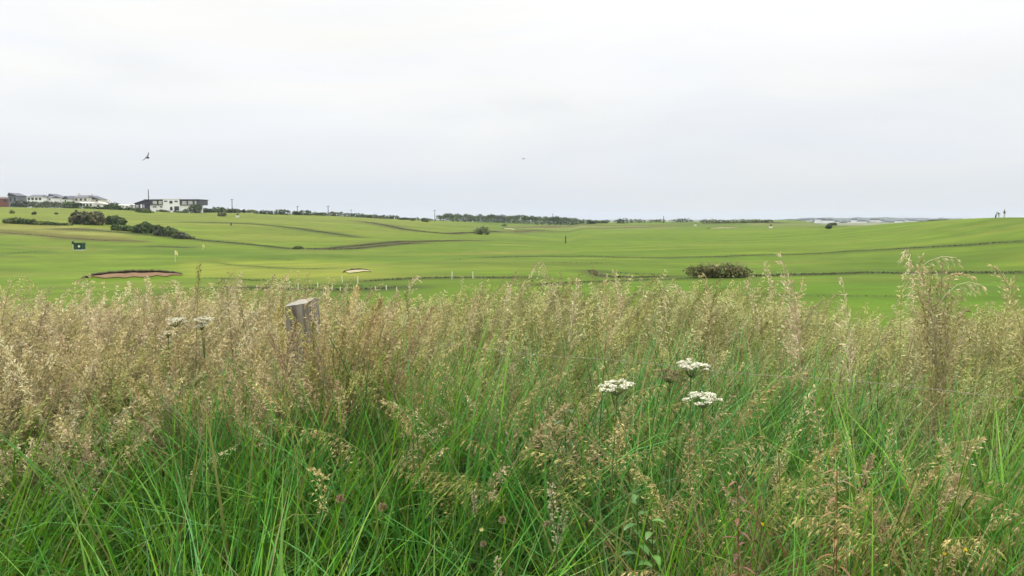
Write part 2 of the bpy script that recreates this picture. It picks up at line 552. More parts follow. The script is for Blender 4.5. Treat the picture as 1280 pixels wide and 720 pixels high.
for pts, wid, hgt, ck, dens in LINES:
    Wp = np.array([hit(a_, b_)[:2] for a_, b_ in pts])
    rmn, rmx = np.hypot(*Wp.T).min() - 15, np.hypot(*Wp.T).max() + 15
    sel = np.where((r > rmn) & (r < rmx) & (y > 0))[0]
    best = np.full(len(sel), 1e9)
    for a_, b_ in zip(Wp[:-1], Wp[1:]):
        ab = b_ - a_
        tt = np.clip(((x[sel] - a_[0]) * ab[0] + (y[sel] - a_[1]) * ab[1]) / (ab @ ab), 0, 1)
        best = np.minimum(best, np.hypot(x[sel] - a_[0] - tt * ab[0], y[sel] - a_[1] - tt * ab[1]))
    ww = np.maximum(wid * .9, r[sel] * .014) * (.7 + .7 * vnoise(x[sel] / 9, y[sel] / 9))
    am = np.exp(-(best / ww) ** 2) * (.7 + .5 * vnoise(x[sel] / 14 + 3, y[sel] / 14)) * (.6 if ck == 2 else 1.0)
    c[sel] = lerp(c[sel], np.repeat((np.array(RC[ck][0]) * (.8 if ck != 2 else .9))[None], len(sel), 0), am)
# thatch and soil below the tall grass
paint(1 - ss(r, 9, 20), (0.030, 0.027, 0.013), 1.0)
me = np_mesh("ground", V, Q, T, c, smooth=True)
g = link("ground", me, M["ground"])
tag(g, kind="structure")


# ------------------------------------------------------------------ blades and tufts (numpy)
def blades(root, head, L, th0, bend, w, c0, c1, S=6, twist=None, wavg=None):
    """ribbon grass blades, one row of parameters per blade"""
    n = len(L)
    t = np.linspace(0, 1, S + 1)
    th = th0[:, None] - bend[:, None] * t[None] ** 1.4
    ds = (L / S)[:, None]
    thm = 0.5 * (th[:, 1:] + th[:, :-1])
    hor = np.concatenate([np.zeros((n, 1)), np.cumsum(np.cos(thm) * ds, 1)], 1)
    ver = np.concatenate([np.zeros((n, 1)), np.cumsum(np.sin(thm) * ds, 1)], 1)
    hx, hy = np.cos(head)[:, None], np.sin(head)[:, None]
    cx = root[:, 0:1] + hor * hx
    cy = root[:, 1:2] + hor * hy
    cz = root[:, 2:3] + ver
    tw = np.zeros(n) if twist is None else twist
    a = tw[:, None] * t[None]
    # side vector: horizontal normal, rolled around the blade by the twist
    sx, sy = -hy * np.cos(a), hx * np.cos(a)
    nx, ny, nz = -np.sin(th) * hx, -np.sin(th) * hy, np.cos(th)
    sx = sx + nx * np.sin(a); sy = sy + ny * np.sin(a); sz = nz * np.sin(a)
    prof = (0.55 + 0.45 * np.minimum(t * 4, 1)) * (1 - t ** 2.2) + 0.03
    hw = 0.5 * w[:, None] * prof[None]
    Vv = np.empty((n, S + 1, 2, 3))
    Vv[:, :, 0, 0] = cx - sx * hw; Vv[:, :, 0, 1] = cy - sy * hw; Vv[:, :, 0, 2] = cz - sz * hw
    Vv[:, :, 1, 0] = cx + sx * hw; Vv[:, :, 1, 1] = cy + sy * hw; Vv[:, :, 1, 2] = cz + sz * hw
    base = (np.arange(n) * (S + 1) * 2)[:, None]
    k = np.arange(S)[None] * 2
    Qd = np.stack([base + k, base + k + 1, base + k + 3, base + k + 2], -1).reshape(-1, 4)
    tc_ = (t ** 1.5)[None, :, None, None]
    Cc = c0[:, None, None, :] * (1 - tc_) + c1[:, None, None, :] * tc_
    Cc = np.broadcast_to(Cc, (n, S + 1, 2, 3))
    return Vv.reshape(-1, 3), Qd, Cc.reshape(-1, 3)


def merge(parts):
    Vs, Qs, Cs, o = [], [], [], 0
    for v, q, cc in parts:
        Vs.append(v); Qs.append(q + o); Cs.append(cc); o += len(v)
    return np.vstack(Vs), np.vstack(Qs), np.vstack(Cs)


def var(base, n, s=0.2, hue=0.1):
    b = np.asarray(base)[None] * (1 + (rng.random((n, 1)) - 0.5) * 2 * s)
    return np.clip(b * (1 + (rng.random((n, 3)) - 0.5) * 2 * hue), 0.003, 0.95)


# rough grass strips, banks and ditch edges over the course -------------------
parts = []
for pts, wid, hgt, ck, dens in LINES:
    W = np.array([hit(a, b)[:2] for a, b in pts])
    seg = np.linalg.norm(np.diff(W, axis=0), axis=1)
    L = seg.sum()
    n = int(min(L * dens * wid * 4, 12000))
    s = rng.random(n) * L
    cum = np.concatenate([[0], np.cumsum(seg)])
    bx, by = np.interp(s, cum, W[:, 0]), np.interp(s, cum, W[:, 1])
    # across: mostly along the view, ragged edges
    ww = wid * (0.55 + 0.9 * vnoise(s / 7 + 3, s * 0 + ck))
    off = rng.normal(0, .42, n) * ww
    rr_ = np.hypot(bx, by)
    bx, by = bx + off * bx / rr_ + rng.normal(0, .2, n), by + off * by / rr_
    gate = (vnoise(s / 9 + 40, s * 0 + 2.5 + ck) * .75 + .38 > rng.random(n)) & (np.minimum(s, L - s) / (0.12 * L) > rng.random(n) * .9)
    bx, by = bx[gate], by[gate]; n = len(bx)
    s = s[gate]; off = off[gate]; ww = ww[gate]
    hh = hgt * .75 * (0.45 + 0.6 * rng.random(n)) * (0.75 + 0.4 * vnoise(s / 6, s * 0 + 9)) * np.exp(-(off / ww / .5) ** 2)
    root = np.stack([bx, by, H(bx, by) - 0.03], -1)
    parts.append(blades(root, rng.random(n) * 6.28, hh * 1.15, np.full(n, 1.35) - rng.random(n) * .3, rng.random(n) * 1.0,
                        0.06 + hh * 0.22, var(RC[ck][0], n, .3), var(RC[ck][1], n, .3), S=2, twist=rng.normal(0, .4, n)))
v_, q_, c_ = merge(parts)
o = link("rough_grass", np_mesh("rough_grass", v_, q_, None, c_), M["blade"])
tag(o, "dark strips of uncut rough grass along banks and ditches of the course", "grass", kind="stuff")


# ------------------------------------------------------------------ bunkers
def bunker(i, name, label, sand):
    cx, cy, ux, uy, S, h, dep, tail = MOUNDS[i]
    root = empty(name, (cx, cy, gz(cx, cy)))
    tag(root, label, "bunker", "sand bunkers on the course")
    inv = np.array(root.location)
    ns, nt_ = 60, 14
    sv = np.linspace(-S, S, ns)
    Vs = []
    lip = []
    jag = lambda s: (vnoise(np.array([s * 1.3 + i * 9]), np.array([2.0]))[0] - 0.5)
    for s in sv:
        k = math.sqrt(max(0, 1 - (s / S) ** 2))
        t1 = dep * (1.0 - 0.6 * (s / S) ** 2) + jag(s) * 0.3
        t0 = t1 - (dep * (0.14 + 0.80 * k)) * (0.75 + 0.5 * jag(s + 50))
        if s < -S * 0.55:
            t0 = t1 - (t1 - t0) * ss(np.array([s]), -S, -S * 0.55)[0] ** 1.5 - 0.05
        for j in range(nt_):
            t = t0 + (t1 - t0) * j / (nt_ - 1)
            X, Y = cx + ux * t + uy * s, cy + uy * t - ux * s
            Vs.append((X, Y, gz(X, Y) + 0.07 + 0.05 * math.sin(math.pi * j / (nt_ - 1))))
        X, Y = cx + ux * t1 + uy * s, cy + uy * t1 - ux * s
        lip.append((X, Y, gz(X, Y), k, s))
    Vs = np.array(Vs) - inv
    id2 = np.arange(ns * nt_).reshape(ns, nt_)
    Qs = np.stack([id2[:-1, :-1], id2[1:, :-1], id2[1:, 1:], id2[:-1, 1:]], -1).reshape(-1, 4)
    link("sand", np_mesh("sand", Vs, Qs, smooth=True), M[sand], root)
    # turf lip: an undercut edge standing above the sand
    lv, lf = [], []
    hl = h * 0.36
    for X, Y, Z, k, s in lip:
        hh = hl * (0.35 + 0.65 * k) * (0.75 + 0.6 * (jag(s * 3) + .5))
        for (a, b) in ((0.05, -0.05), (-0.22, hh), (-0.05, hh + 0.10), (0.9, hh * 0.4 - 0.02), (1.5, -0.12)):
            lv.append((X + ux * a - inv[0], Y + uy * a - inv[1], Z + b - inv[2]))
    for a in range(ns - 1):
        for b in range(4):
            lf.append((a * 5 + b, (a + 1) * 5 + b, (a + 1) * 5 + b + 1, a * 5 + b + 1))
    MBx = MB(); MBx.add(lv, lf); MBx.build("turf_lip", M["soil"], root)
    # ragged fringe of turf along the lip
    n = int(S * 2 * 30)
    q = rng.integers(0, ns, n)
    LP = np.array(lip)[q]
    sx = LP[:, 0] + ux * 0.1 + uy * rng.normal(0, .1, n) - inv[0]
    sy = LP[:, 1] + uy * 0.1 - ux * rng.normal(0, .1, n) - inv[1]
    rt = np.stack([sx, sy, LP[:, 2] + hl * (0.35 + 0.65 * LP[:, 3]) * 0.9 - inv[2]], -1)
    v1, q1, c1 = blades(rt, rng.random(n) * 6.28, .10 + rng.random(n) * .16, np.full(n, 1.0), rng.random(n) * 2, np.full(n, .06),
                        var((0.04, 0.06, 0.012), n), var((0.09, 0.14, 0.02), n), S=2)
    f = link("grass_fringe", np_mesh("grass_fringe", v1, q1, None, c1), M["blade"], root)
    f["kind"] = "stuff"


bunker(0, "sand_bunker", "wide brown sand bunker with a dark overhanging turf lip, nearest the fence on the left", "sand_brown")
bunker(1, "sand_bunker", "short pale sand bunker behind two white stakes at the end of the green", "sand_pale")
bunker(2, "sand_bunker", "tiny pale sand patch in the far rough in front of the dark wood", "sand_pale")
bunker(3, "sand_bunker", "long faint sandy bunker face below the far grassy mound right of centre", "sand_pale")


# ------------------------------------------------------------------ leafy masses
def leaf_cloud(blobs, n, size, cols, seed=0, shell=0.55, flat=0.0):
    """many leaf clump quads spread through a union of rough ellipsoids (cx,cy,cz,rx,ry,rz)"""
    g_ = np.random.default_rng(seed)
    B = np.array(blobs, float)
    vol = B[:, 3] * B[:, 4] * B[:, 5]
    pick = g_.choice(len(B), n, p=vol ** 0.7 / (vol ** 0.7).sum())
    d = g_.normal(size=(n, 3)); d /= np.linalg.norm(d, axis=1)[:, None]
    rad = (shell + (1 - shell) * g_.random(n)) ** 0.6
    lump = 0.82 + 0.45 * vnoise(d[:, 0] * 2.3 + pick * 3.7 + seed, d[:, 2] * 2.3 + d[:, 1] * 1.9)
    p = B[pick, :3] + d * (rad * lump)[:, None] * B[pick, 3:]
    keep = p[:, 2] > 0.0
    p, d, pick = p[keep], d[keep], pick[keep]; n = len(p)
    nn = d + g_.normal(0, .6, (n, 3)); nn /= np.linalg.norm(nn, axis=1)[:, None]
    u = np.cross(nn, g_.normal(size=(n, 3))); u /= np.linalg.norm(u, axis=1)[:, None]
    w = np.cross(nn, u)
    s = size * (0.5 + g_.random(n))[:, None]
    k = np.array([(-1, -.35), (.1, -.55), (1, .25), (-.15, .6)])
    Vv = np.stack([p + u * s * a + w * s * b for a, b in k], 1)
    Qd = np.arange(n * 4).reshape(n, 4)
    cols = np.array(cols)
    patch = vnoise(p[:, 0] / (size * 5) + seed * 1.7, p[:, 2] / (size * 4) + p[:, 1] / (size * 5))
    ci = np.clip((patch * 1.3 - .15 + g_.normal(0, .18, n)) * len(cols), 0, len(cols) - 1e-3).astype(int)
    cc = cols[ci] * (0.75 + 0.5 * g_.random((n, 1)))
    return Vv.reshape(-1, 3), Qd, np.repeat(cc, 4, 0)


GREEN = [(0.0422, 0.0691, 0.0192), (0.0672, 0.1114, 0.0269), (0.1056, 0.1632, 0.0384)]
DARK = [(0.0333, 0.0499, 0.0187), (0.0541, 0.0832, 0.025), (0.0832, 0.1206, 0.0333)]
OLIVE = [(0.0698, 0.0854, 0.0233), (0.1165, 0.132, 0.0389), (0.1552, 0.1708, 0.0544)]
BROWNB = [(0.0938, 0.0844, 0.0375), (0.1594, 0.1406, 0.0713), (0.225, 0.1969, 0.1031)]
GREYG = [(0.0725, 0.0885, 0.0644), (0.1127, 0.1288, 0.0885), (0.1449, 0.169, 0.1127)]
LIGHTG = [(0.099, 0.132, 0.0396), (0.1452, 0.1782, 0.066), (0.198, 0.2244, 0.0924)]


def scrub(name, label, cat, px0, px1, row_top, row_base, cols, Y=None, group=None, n=900, lumps=5, size=None, seed=1, deep=0.6, taper=None, row_base2=None):
    """a bush or hedge whose foot stands on the ground seen between px0 and px1"""
    pc = (px0 + px1) / 2
    if Y is None:
        c0 = hit(pc, row_base); Y = c0[1]
        cz = c0[2]
    else:
        c0 = P(pc, row_base, Y); cz = c0[2]
    wx = (px1 - px0) / F * Y
    hz = (row_base - row_top) / F * Y
    g_ = np.random.default_rng(seed)
    root_loc = (c0[0], c0[1] + wx * 0.0, cz)
    bl = []
    for k in range(lumps):
        f = (k + 0.5) / lumps
        rx = wx / lumps * (0.75 + 0.35 * g_.random())
        hk = hz * (0.72 + 0.33 * g_.random())
        if taper: hk *= np.interp(f, [0, .5, 1], taper)
        xx = (f - 0.5) * (wx - rx * 0.9)
        yy = g_.normal(0, .12) * wx * deep / max(1, lumps * .5)
        zz = gz(c0[0] + xx, c0[1] + yy) - cz if row_base2 is None and Y < 900 else 0
        bl.append((xx, yy, zz + hk * 0.42, rx, max(rx * deep, hk * .5), hk * 0.60))
    size = size or max(0.16, hz * 0.09)
    v1, q1, c1 = leaf_cloud(bl, n, size, cols, seed)
    o = link(name, np_mesh(name, v1, q1, None, c1), M["foliage"], None, root_loc)
    tag(o, label, cat, group)
    return o


# big bush and hedge chain on the left slope
scrub("bush", "big round dark bush with a brownish crown on the left slope", "bush", 88, 131, 261.5, 280.5, DARK[:2] + BROWNB + DARK, None, None, 2600, 4, .42, 3, 0.8)
scrub("bush", "smaller dark green bush just right of the big round bush", "bush", 133, 157, 269, 281, GREEN + DARK, None, None, 1200, 3, .36, 4)
HG = "shrubs trailing down the left slope"
scrub("shrub", "low dark shrub at the top of the trailing hedge below the small bush", "shrub", 140, 168, 281, 288.5, GREEN, None, HG, 900, 4, .3, 5)
scrub("shrub", "largest dark shrub in the middle of the trailing hedge on the left slope", "shrub", 168, 203, 279, 291.5, DARK + GREEN, None, HG, 1500, 4, .36, 6)
scrub("shrub", "pale mottled shrub in the trailing hedge, right of its largest dark shrub", "shrub", 193, 222, 283, 295, GREEN + GREYG, None, HG, 1100, 4, .33, 7)
scrub("shrub", "last low shrub at the lower right end of the trailing hedge", "shrub", 216, 243, 289, 298.5, OLIVE + GREYG, None, HG, 800, 4, .28, 8, .6, [1, .8, .4])
scrub("hedge", "thin low dark hedge strip at the left edge above the tan rough", "hedge", 5, 46, 272.5, 280, GREEN + OLIVE, None, None, 1100, 7, .3, 9, .5, [.9, 1, .8])
scrub("hedge", "thin low hedge strip running into the big round bush", "hedge", 42, 90, 276, 281.5, GREEN + OLIVE, None, None, 900, 8, .26, 10, .5, [1, .7, .5])
scrub("shrub", "small dark leaning shrub standing alone on the upper left fairway", "shrub", 39.5, 45.5, 263.5, 268.3, DARK, None, None, 130, 2, .26, 11, .7, [.5, .8, 1.2])
scrub("shrub", "tiny dark shrub on the upper left fairway near the big bush", "shrub", 68, 73, 265.6, 268, DARK, None, None, 90, 2, .2, 12)
scrub("shrub", "faint olive shrub on the fairway below the brick house", "shrub", 12.5, 18, 262.5, 267, OLIVE, None, None, 90, 2, .24, 13)
# gorse mound on the right part of the course
gb = hit(898, 347)
gw = 78 / F * gb[1]
gh = 16.5 / F * gb[1]
gt = empty("gorse_bush", tuple(gb))
tag(gt, "low spreading grey brown gorse bush beside the dark bank right of centre", "bush")
bl = [(gw * a, .2 * gw * b, gh * .45, gw * .2, gw * .16, gh * .55 * cc) for a, b, cc in ((-.36, 0, .72), (-.22, .2, .95), (-.05, -.1, 1.0), (.1, .2, 1.08), (.2, -.1, 1.05), (.34, .1, .68))]
v1, q1, c1 = leaf_cloud(bl, 1500, .13, [tuple(1.35 * k_ for k_ in q_) for q_ in OLIVE + BROWNB + OLIVE] + DARK[2:], 21)
link("foliage", np_mesh("foliage", v1, q1, None, c1), M["foliage"], gt)
n = 750
a = rng.random(n) * 6.28
rd = rng.random(n) ** .6
root = np.stack([np.cos(a) * rd * gw * .42, np.sin(a) * rd * gw * .15, np.full(n, gh * .15)], -1)
hd = np.where(root[:, 0] < 0, 3.14, 0) + rng.normal(0, .7, n)
v1, q1, c1 = blades(root, hd, gh * (.7 + .75 * rng.random(n)), 1.5 - rng.random(n) * .9, rng.random(n) * .8, np.full(n, .04), var((0.08, .07, .03), n), var((.24, .21, .11), n), S=3)
tw = link("twig", np_mesh("twig", v1, q1, None, c1), M["seed"], gt); tw["kind"] = "stuff"
scrub("shrub", "pale feathery green shrub in the mid distance below the wood", "shrub", 592, 611, 282.5, 293, LIGHTG, None, None, 700, 3, .3, 22, .7)
scrub("shrub", "small olive shrub where two dark ditch lines meet", "shrub", 367, 379, 307.6, 311.3, LIGHTG, None, None, 400, 3, .2, 23)
scrub("bush", "dark rounded bush on the left part of the skyline field before the wood", "bush", 527, 536, 271.8, 277.3, DARK, None, None, 260, 3, .45, 24, .7, [1.1, .9, .5])
scrub("bush", "tiny dark bush left of the dark rounded skyline bush", "bush", 513, 518, 273.5, 276, DARK, None, None, 90, 2, .3, 25)
scrub("bush", "small dark bush beside the tiny pale sand patch", "bush", 627, 634, 279.8, 283, DARK, None, None, 130, 2, .3, 26)
scrub("bush", "black bush on the far fairway at the foot of the right hill", "bush", 1032, 1039, 280.5, 286.2, DARK, None, None, 200, 2, .3, 27, .7)
scrub("bush", "brown hedge lump on the skyline field right of the white building", "bush", 273, 282, 266, 270.4, BROWNB[:2] + OLIVE, None, None, 240, 3, .35, 28)

# skyline hedge between the building and the wood
g_sky = "low bushes along the skyline hedge"
k = 0
for (a, b, rt, rb) in [(252, 266, 260.5, 265.5), (264, 282, 258.5, 264), (280, 300, 260.3, 265), (256, 300, 263.5, 266.8), (299, 307, 260.6, 264), (308, 322, 260.5, 264.2),
                       (320, 346, 264, 267.4), (344, 364, 262.8, 268), (365, 378, 264.3, 268), (374, 390, 263.6, 268.6), (390, 408, 266.2, 269), (406, 432, 266.0, 270.4),
                       (430, 452, 267.3, 271), (450, 468, 268.3, 271.8), (464, 486, 268.7, 273.2), (484, 500, 268.2, 272.2), (498, 512, 270.4, 273), (510, 528, 270.8, 273.6), (526, 548, 271.2, 274.2)]:
    Yk = np.interp(a, [250, 560], [425, 520])
    scrub("bush", "low dark bush in the broken hedge along the skyline right of the white building", "bush", a, b, rt, rb + 1.2, [DARK, GREEN, OLIVE][k % 3] if k % 4 else DARK, Yk, g_sky, 320, 4, .5, 40 + k, .4)
    k += 1


# ------------------------------------------------------------------ the far wood
def tree(name, label, px_, row_top, row_base, w_px, Y, cols, group, seed):
    base = P(px_, row_base, Y)
    hgt = (row_base - row_top) / F * Y
    wid = w_px / F * Y
    root = empty(name, tuple(base))
    tag(root, label, "tree", group)
    g_ = np.random.default_rng(seed)
    tb = MB(); tb.tube([(0, 0, -0.5), (0.05 * hgt, 0, hgt * .35), (0, .02 * hgt, hgt * .6)], [hgt * .035, hgt * .028, hgt * .012], 7)
    for q in range(4):
        an = g_.random() * 6.28
        tb.tube([(0.04 * hgt, 0, hgt * (.3 + .06 * q)), (math.cos(an) * wid * .28, math.sin(an) * wid * .28, hgt * (.55 + .06 * q))], [hgt * .014, hgt * .005], 5)
    tb.build("trunk", M["pole"], root)
    bl = []
    for q in range(7):
        an = g_.random() * 6.28
        rr_ = g_.random() ** .5 * wid * .32
        zz = hgt * (.42 + .42 * g_.random() * (1 - rr_ / wid))
        bl.append((math.cos(an) * rr_, math.sin(an) * rr_, zz, wid * (.2 + .1 * g_.random()), wid * .25, hgt * (.16 + .08 * g_.random())))
    bl.append((0, 0, hgt * .72, wid * .28, wid * .28, hgt * .26))
    v1, q1, c1 = leaf_cloud(bl, 650, hgt * .055, cols, seed, .35)
    link("crown", np_mesh("crown", v1, q1, None, c1), M["foliage"], root)
    return root


tops = [(547, 269.5), (556, 267), (562, 266.5), (572, 266), (582, 267), (592, 268), (604, 267.2), (614, 267), (625, 268.4), (636, 267.5), (648, 268.6), (660, 269.2), (672, 270), (684, 270), (696, 270), (708, 271), (722, 273), (734, 275)]
rb = 277.5
for q in range(34):
    pxx = 551 + q * 5.4 + random.uniform(-1.5, 1.5)
    tp = np.interp(pxx, [t_[0] for t_ in tops], [t_[1] for t_ in tops]) + random.choice([-.5, 0, .3, .8, 1.6])
    rbase = np.interp(pxx, [547, 640, 735], [274.5, 277.5, 281])
    tree("broadleaf_tree", "broadleaf tree in the dark wood on the skyline at the middle", pxx, tp, rbase, random.uniform(9, 15), 640 + random.uniform(-25, 60), [GREEN, DARK, GREYG, GREEN][q % 4], "trees of the far wood", 100 + q)
v1s = []
for q in range(40):
    pxx = 548 + q * 4.8
    rbase = np.interp(pxx, [547, 640, 735], [275, 278, 281.5])
    b_ = P(pxx, rbase, 632)
    v1s.append((b_[0], b_[1], b_[2] + 1.0, 2.6, 2.5, 1.9))
    b2_ = P(pxx + 2, rbase, 650)
    v1s.append((b2_[0], b2_[1], b2_[2] + 2, 3, 3, 2.6 if pxx > 560 else 1.5))
zoff = min(b_[2] for b_ in v1s) - 5
v1, q1, c1 = leaf_cloud([(a, b, cc - zoff, d_, e_, f_) for a, b, cc, d_, e_, f_ in v1s], 6000, .5, DARK + GREEN, 77)
v1[:, 2] += zoff
tag(link("undergrowth", np_mesh("undergrowth", v1, q1, None, c1), M["foliage"]), "dark undergrowth filling the foot of the far wood", "undergrowth", kind="stuff")

# bushes on the skyline right of the wood
k = 0
for (a, b, rt, rbs, Yk, cl) in [(733, 746, 275.2, 279.5, 600, DARK), (742, 762, 276, 279.6, 640, GREEN), (768, 784, 273, 278.5, 620, DARK), (782, 806, 273.3, 278, 700, GREEN), (806, 832, 275.3, 278.2, 700, OLIVE),
                              (836, 866, 274.6, 278, 680, GREEN), (876, 900, 274, 278.4, 520, LIGHTG), (896, 930, 275, 279, 520, OLIVE + LIGHTG), (924, 952, 275, 279, 520, LIGHTG), (944, 966, 276.2, 279.5, 520, OLIVE + LIGHTG),
                              (1035, 1046, 278.4, 281.4, 420, DARK)]:
    scrub("bush", ["dark bush in the uneven skyline scrub between the wood and the right hill", "small dark bush behind the black bush at the foot of the right hill"][k == 10], "bush", a, b, rt, rbs + 1, cl, Yk,
          None if k == 10 else "bushes of the skyline scrub", 320, 4, .55, 70 + k, .4)
    k += 1

# ------------------------------------------------------------------ far coast: ridge and town
Vr, nrid = [], 260
for i in range(nrid):
    f = i / (nrid - 1)
    pxx = 840 + f * 560
    Y = 4300
    top = 274.0 + 1.2 * (1 - ss(np.array([pxx]), 960, 1010)[0]) * 2 - 2.2 * vnoise(np.array([pxx / 55]), np.array([1.0]))[0] - 1.0 * vnoise(np.array([pxx / 9]), np.array([7.0]))[0] + 1.5 * ss(np.array([pxx]), 1180, 1260)[0]
    pt = P(pxx, top, Y)
    for (dy, hh) in ((-500, 0), (-200, .45), (0, 1), (250, .8), (900, 0)):
        jit = 12 * (vnoise(np.array([pxx / 6 + dy]), np.array([dy * 1.0]))[0] - .5)
        Vr.append((pt[0] * (1 + dy / Y), Y + dy, -22 + (pt[2] + 22) * hh + jit * .25 * hh))
id2 = np.arange(nrid * 5).reshape(nrid, 5)
Qr = np.stack([id2[:-1, :-1], id2[1:, :-1], id2[1:, 1:], id2[:-1, 1:]], -1).reshape(-1, 4)
cr = np.repeat(np.array([[0.045, 0.06, 0.04]]), len(Vr), 0) * (0.7 + .6 * rng.random((len(Vr), 1)))
o = link("distant_hills", np_mesh("distant_hills", Vr, Qr, None, cr, True), M["ground"])
tag(o, kind="structure")


def town_house(wall):
    mb = MB(); mb.box(-6, 6, -4, 4, -3, 5)
    root = empty("town_house", (0, 0, 0))
    mb.build("wall", wall, root)
    MB().prism_y([(-6.6, 4.98), (6.6, 4.98), (4.5, 8.2), (-4.5, 8.2)], -4.5, 4.5).build("roof", M["slate"], root)
    return root


protos = [town_house(M["white_wall"]), town_house(M["cream_wall"])]
used = [False, False]
for q in range(64):
    i = 0 if random.random() < .6 else 1
    Y = random.uniform(2300, 3100)
    pxx = random.uniform(985, 1172) if q > 12 else random.uniform(960, 1080)
    z0 = P(pxx, random.uniform(277.2, 280.6), Y)
    t_ = protos[i] if not used[i] else copy_tree(protos[i])
    used[i] = True
    t_.location = z0
    t_.scale = (random.uniform(1.4, 3.6), 1.2, random.uniform(.8, 1.35))
    t_.rotation_euler = (0, 0, random.uniform(-.4, .4))
    tag(t_, "tiny pale house in the hazy town beyond the right hill", "house", "houses of the far town")
g_t = [(P(pp, rr_, Y)[0], Y, P(pp, rr_, Y)[2] + 25, 40, 20, 4) for pp, rr_, Y in [(random.uniform(960, 1180), random.uniform(276.5, 280), random.uniform(2350, 3200)) for _ in range(60)]]
v1, q1, c1 = leaf_cloud(g_t, 2600, 3.0, GREEN + OLIVE, 99)
v1[:, 2] -= 25
tag(link("far_trees", np_mesh("far_trees", v1, q1, None, c1), M["foliage"]), "far mass of trees between the houses of the hazy town", "trees", kind="stuff")


# ------------------------------------------------------------------ houses on the left skyline
def part_box(mb_args, name, mat, parent):
    return MB().box(*mb_args).build(name, mat, parent)


def window(parent, x0, x1, z0, z1, y, glass="glass_dark"):
    w = MB().box(x0, x1, y - .06, y + .1, z0, z1).build("window", M[glass], parent)
    return w


def house(label, px0, px1, ridge, eave, base, Y, wall, roof, cat="house", yaw=0.0, kind="gable", wins=3, chim=None, depth=8.0, door=False):
    s = Y / F
    pc = (px0 + px1) / 2
    b = P(pc, base, Y)
    root = empty({"caravan": "static_caravan"}.get(cat, "house"), tuple(b), yaw)
    tag(root, label, cat)
    w = (px1 - px0) * s
    he, hr = (base - eave) * s, (base - ridge) * s
    MB().box(-w / 2, w / 2, 0, depth, -2.0, he).build("wall", M[wall], root)
    o_ = .35
    if kind == "gable":          # ridge along x
        rf = MB().add([(-w / 2 - o_, -o_, he), (w / 2 + o_, -o_, he), (w / 2 + o_, depth + o_, he), (-w / 2 - o_, depth + o_, he), (-w / 2 - o_, depth / 2, hr), (w / 2 + o_, depth / 2, hr)],
                      [(0, 1, 5, 4), (2, 3, 4, 5), (1, 2, 5), (3, 0, 4), (3, 2, 1, 0)])
    elif kind == "front":        # gable end to the viewer
        rf = MB().prism_y([(-w / 2 - o_, he), (w / 2 + o_, he), (0, hr)], -o_, depth + o_)
    elif kind == "left":         # mono pitch, high on the left
        rf = MB().prism_y([(-w / 2 - o_, he), (w / 2 + o_, he), (-w / 2 - o_ + w * .18, hr)], -o_, depth + o_)
    else:                        # hipped
        rf = MB().add([(-w / 2 - o_, -o_, he), (w / 2 + o_, -o_, he), (w / 2 + o_, depth + o_, he), (-w / 2 - o_, depth + o_, he), (-w / 2 + w * .12, depth / 2, hr), (w / 2 - w * .12, depth / 2, hr)],
                      [(0, 1, 5, 4), (2, 3, 4, 5), (1, 2, 5), (3, 0, 4), (3, 2, 1, 0)])
    r_ = rf.build("roof", M[roof], root)
    if chim is not None:
        MB().box(chim * w - .5, chim * w + .5, depth / 2 - .4, depth / 2 + .4, he, hr + .9).build("chimney", M["cream_wall"], r_)
    for q in range(wins):
        xx = (q + .5) / wins * w - w / 2
        window(root, xx - min(.7, w * .08), xx + min(.7, w * .08), he * .35, he * .8, 0)
    if door:
        MB().box(w * .3, w * .3 + .9, -.05, .08, 0, min(2, he * .8)).build("door", M["slate"], root)
    return root


house("long low red brick house cut by the left edge of the picture", -16, 10.5, 245.8, 248.2, 254.5, 400, "brick", "brown_roof", yaw=.05)
house("tall dark grey house with a steep slate roof, left of the white bungalows", 10.8, 21.5, 241, 244.8, 255.5, 396, "grey_wall", "slate", kind="left", wins=2)
house("long white bungalow with a dark hipped roof above the skyline hedge", 34, 52.5, 243.2, 246.2, 252, 425, "white_wall", "slate", kind="hip", wins=4)
house("low white bungalow joined on between the hipped roof and the big dark gable", 52, 64, 245, 247.2, 252, 430, "white_wall", "slate", wins=3)
house("white house under a large dark roof that slopes down to the right", 60, 76.5, 242.3, 247.6, 252.5, 440, "white_wall", "slate", kind="left", wins=2)
house("white house with a bright gable wall at the left of the dark roof row", 78, 86, 245, 249, 254, 420, "white_wall", "slate", kind="front", wins=1)
house("dark roofed house half hidden behind the bright white gable", 83, 95, 244.6, 248, 253, 440, "cream_wall", "slate", wins=2)
house("grey roofed white house with two pale chimneys in the roof row", 93, 109.5, 243.8, 247, 253, 425, "cream_wall", "slate", kind="hip", wins=3, chim=-.42)
house("dark house whose long roof falls to the right at the end of the roof row", 109.5, 125, 244.2, 249.2, 253.5, 430, "cream_wall", "slate", kind="left", wins=2, chim=-.4)
house("longest white static caravan below the grey roofed house", 99, 115.5, 252.6, 253.8, 259.6, 405, "white_wall", "cream_wall", "caravan", wins=4, depth=4)
house("white static caravan with a peaked roof beside the pale mast", 119, 134.5, 252.2, 255.4, 259.8, 405, "white_wall", "cream_wall", "caravan", kind="left", wins=2, depth=4)
house("white static caravan standing right of the pale mast", 135, 151.5, 255.6, 256.4, 260.4, 408, "white_wall", "cream_wall", "caravan", wins=4, depth=4)
house("small white static caravan between the hedge and the dark wing of the big building", 152, 161, 256, 256.8, 260.6, 408, "white_wall", "cream_wall", "caravan", wins=2, depth=4)
house("white static caravan touching the dark wing of the big building", 161.5, 169, 255.3, 256.5, 260.8, 410, "white_wall", "cream_wall", "caravan", kind="front", wins=1, depth=4)

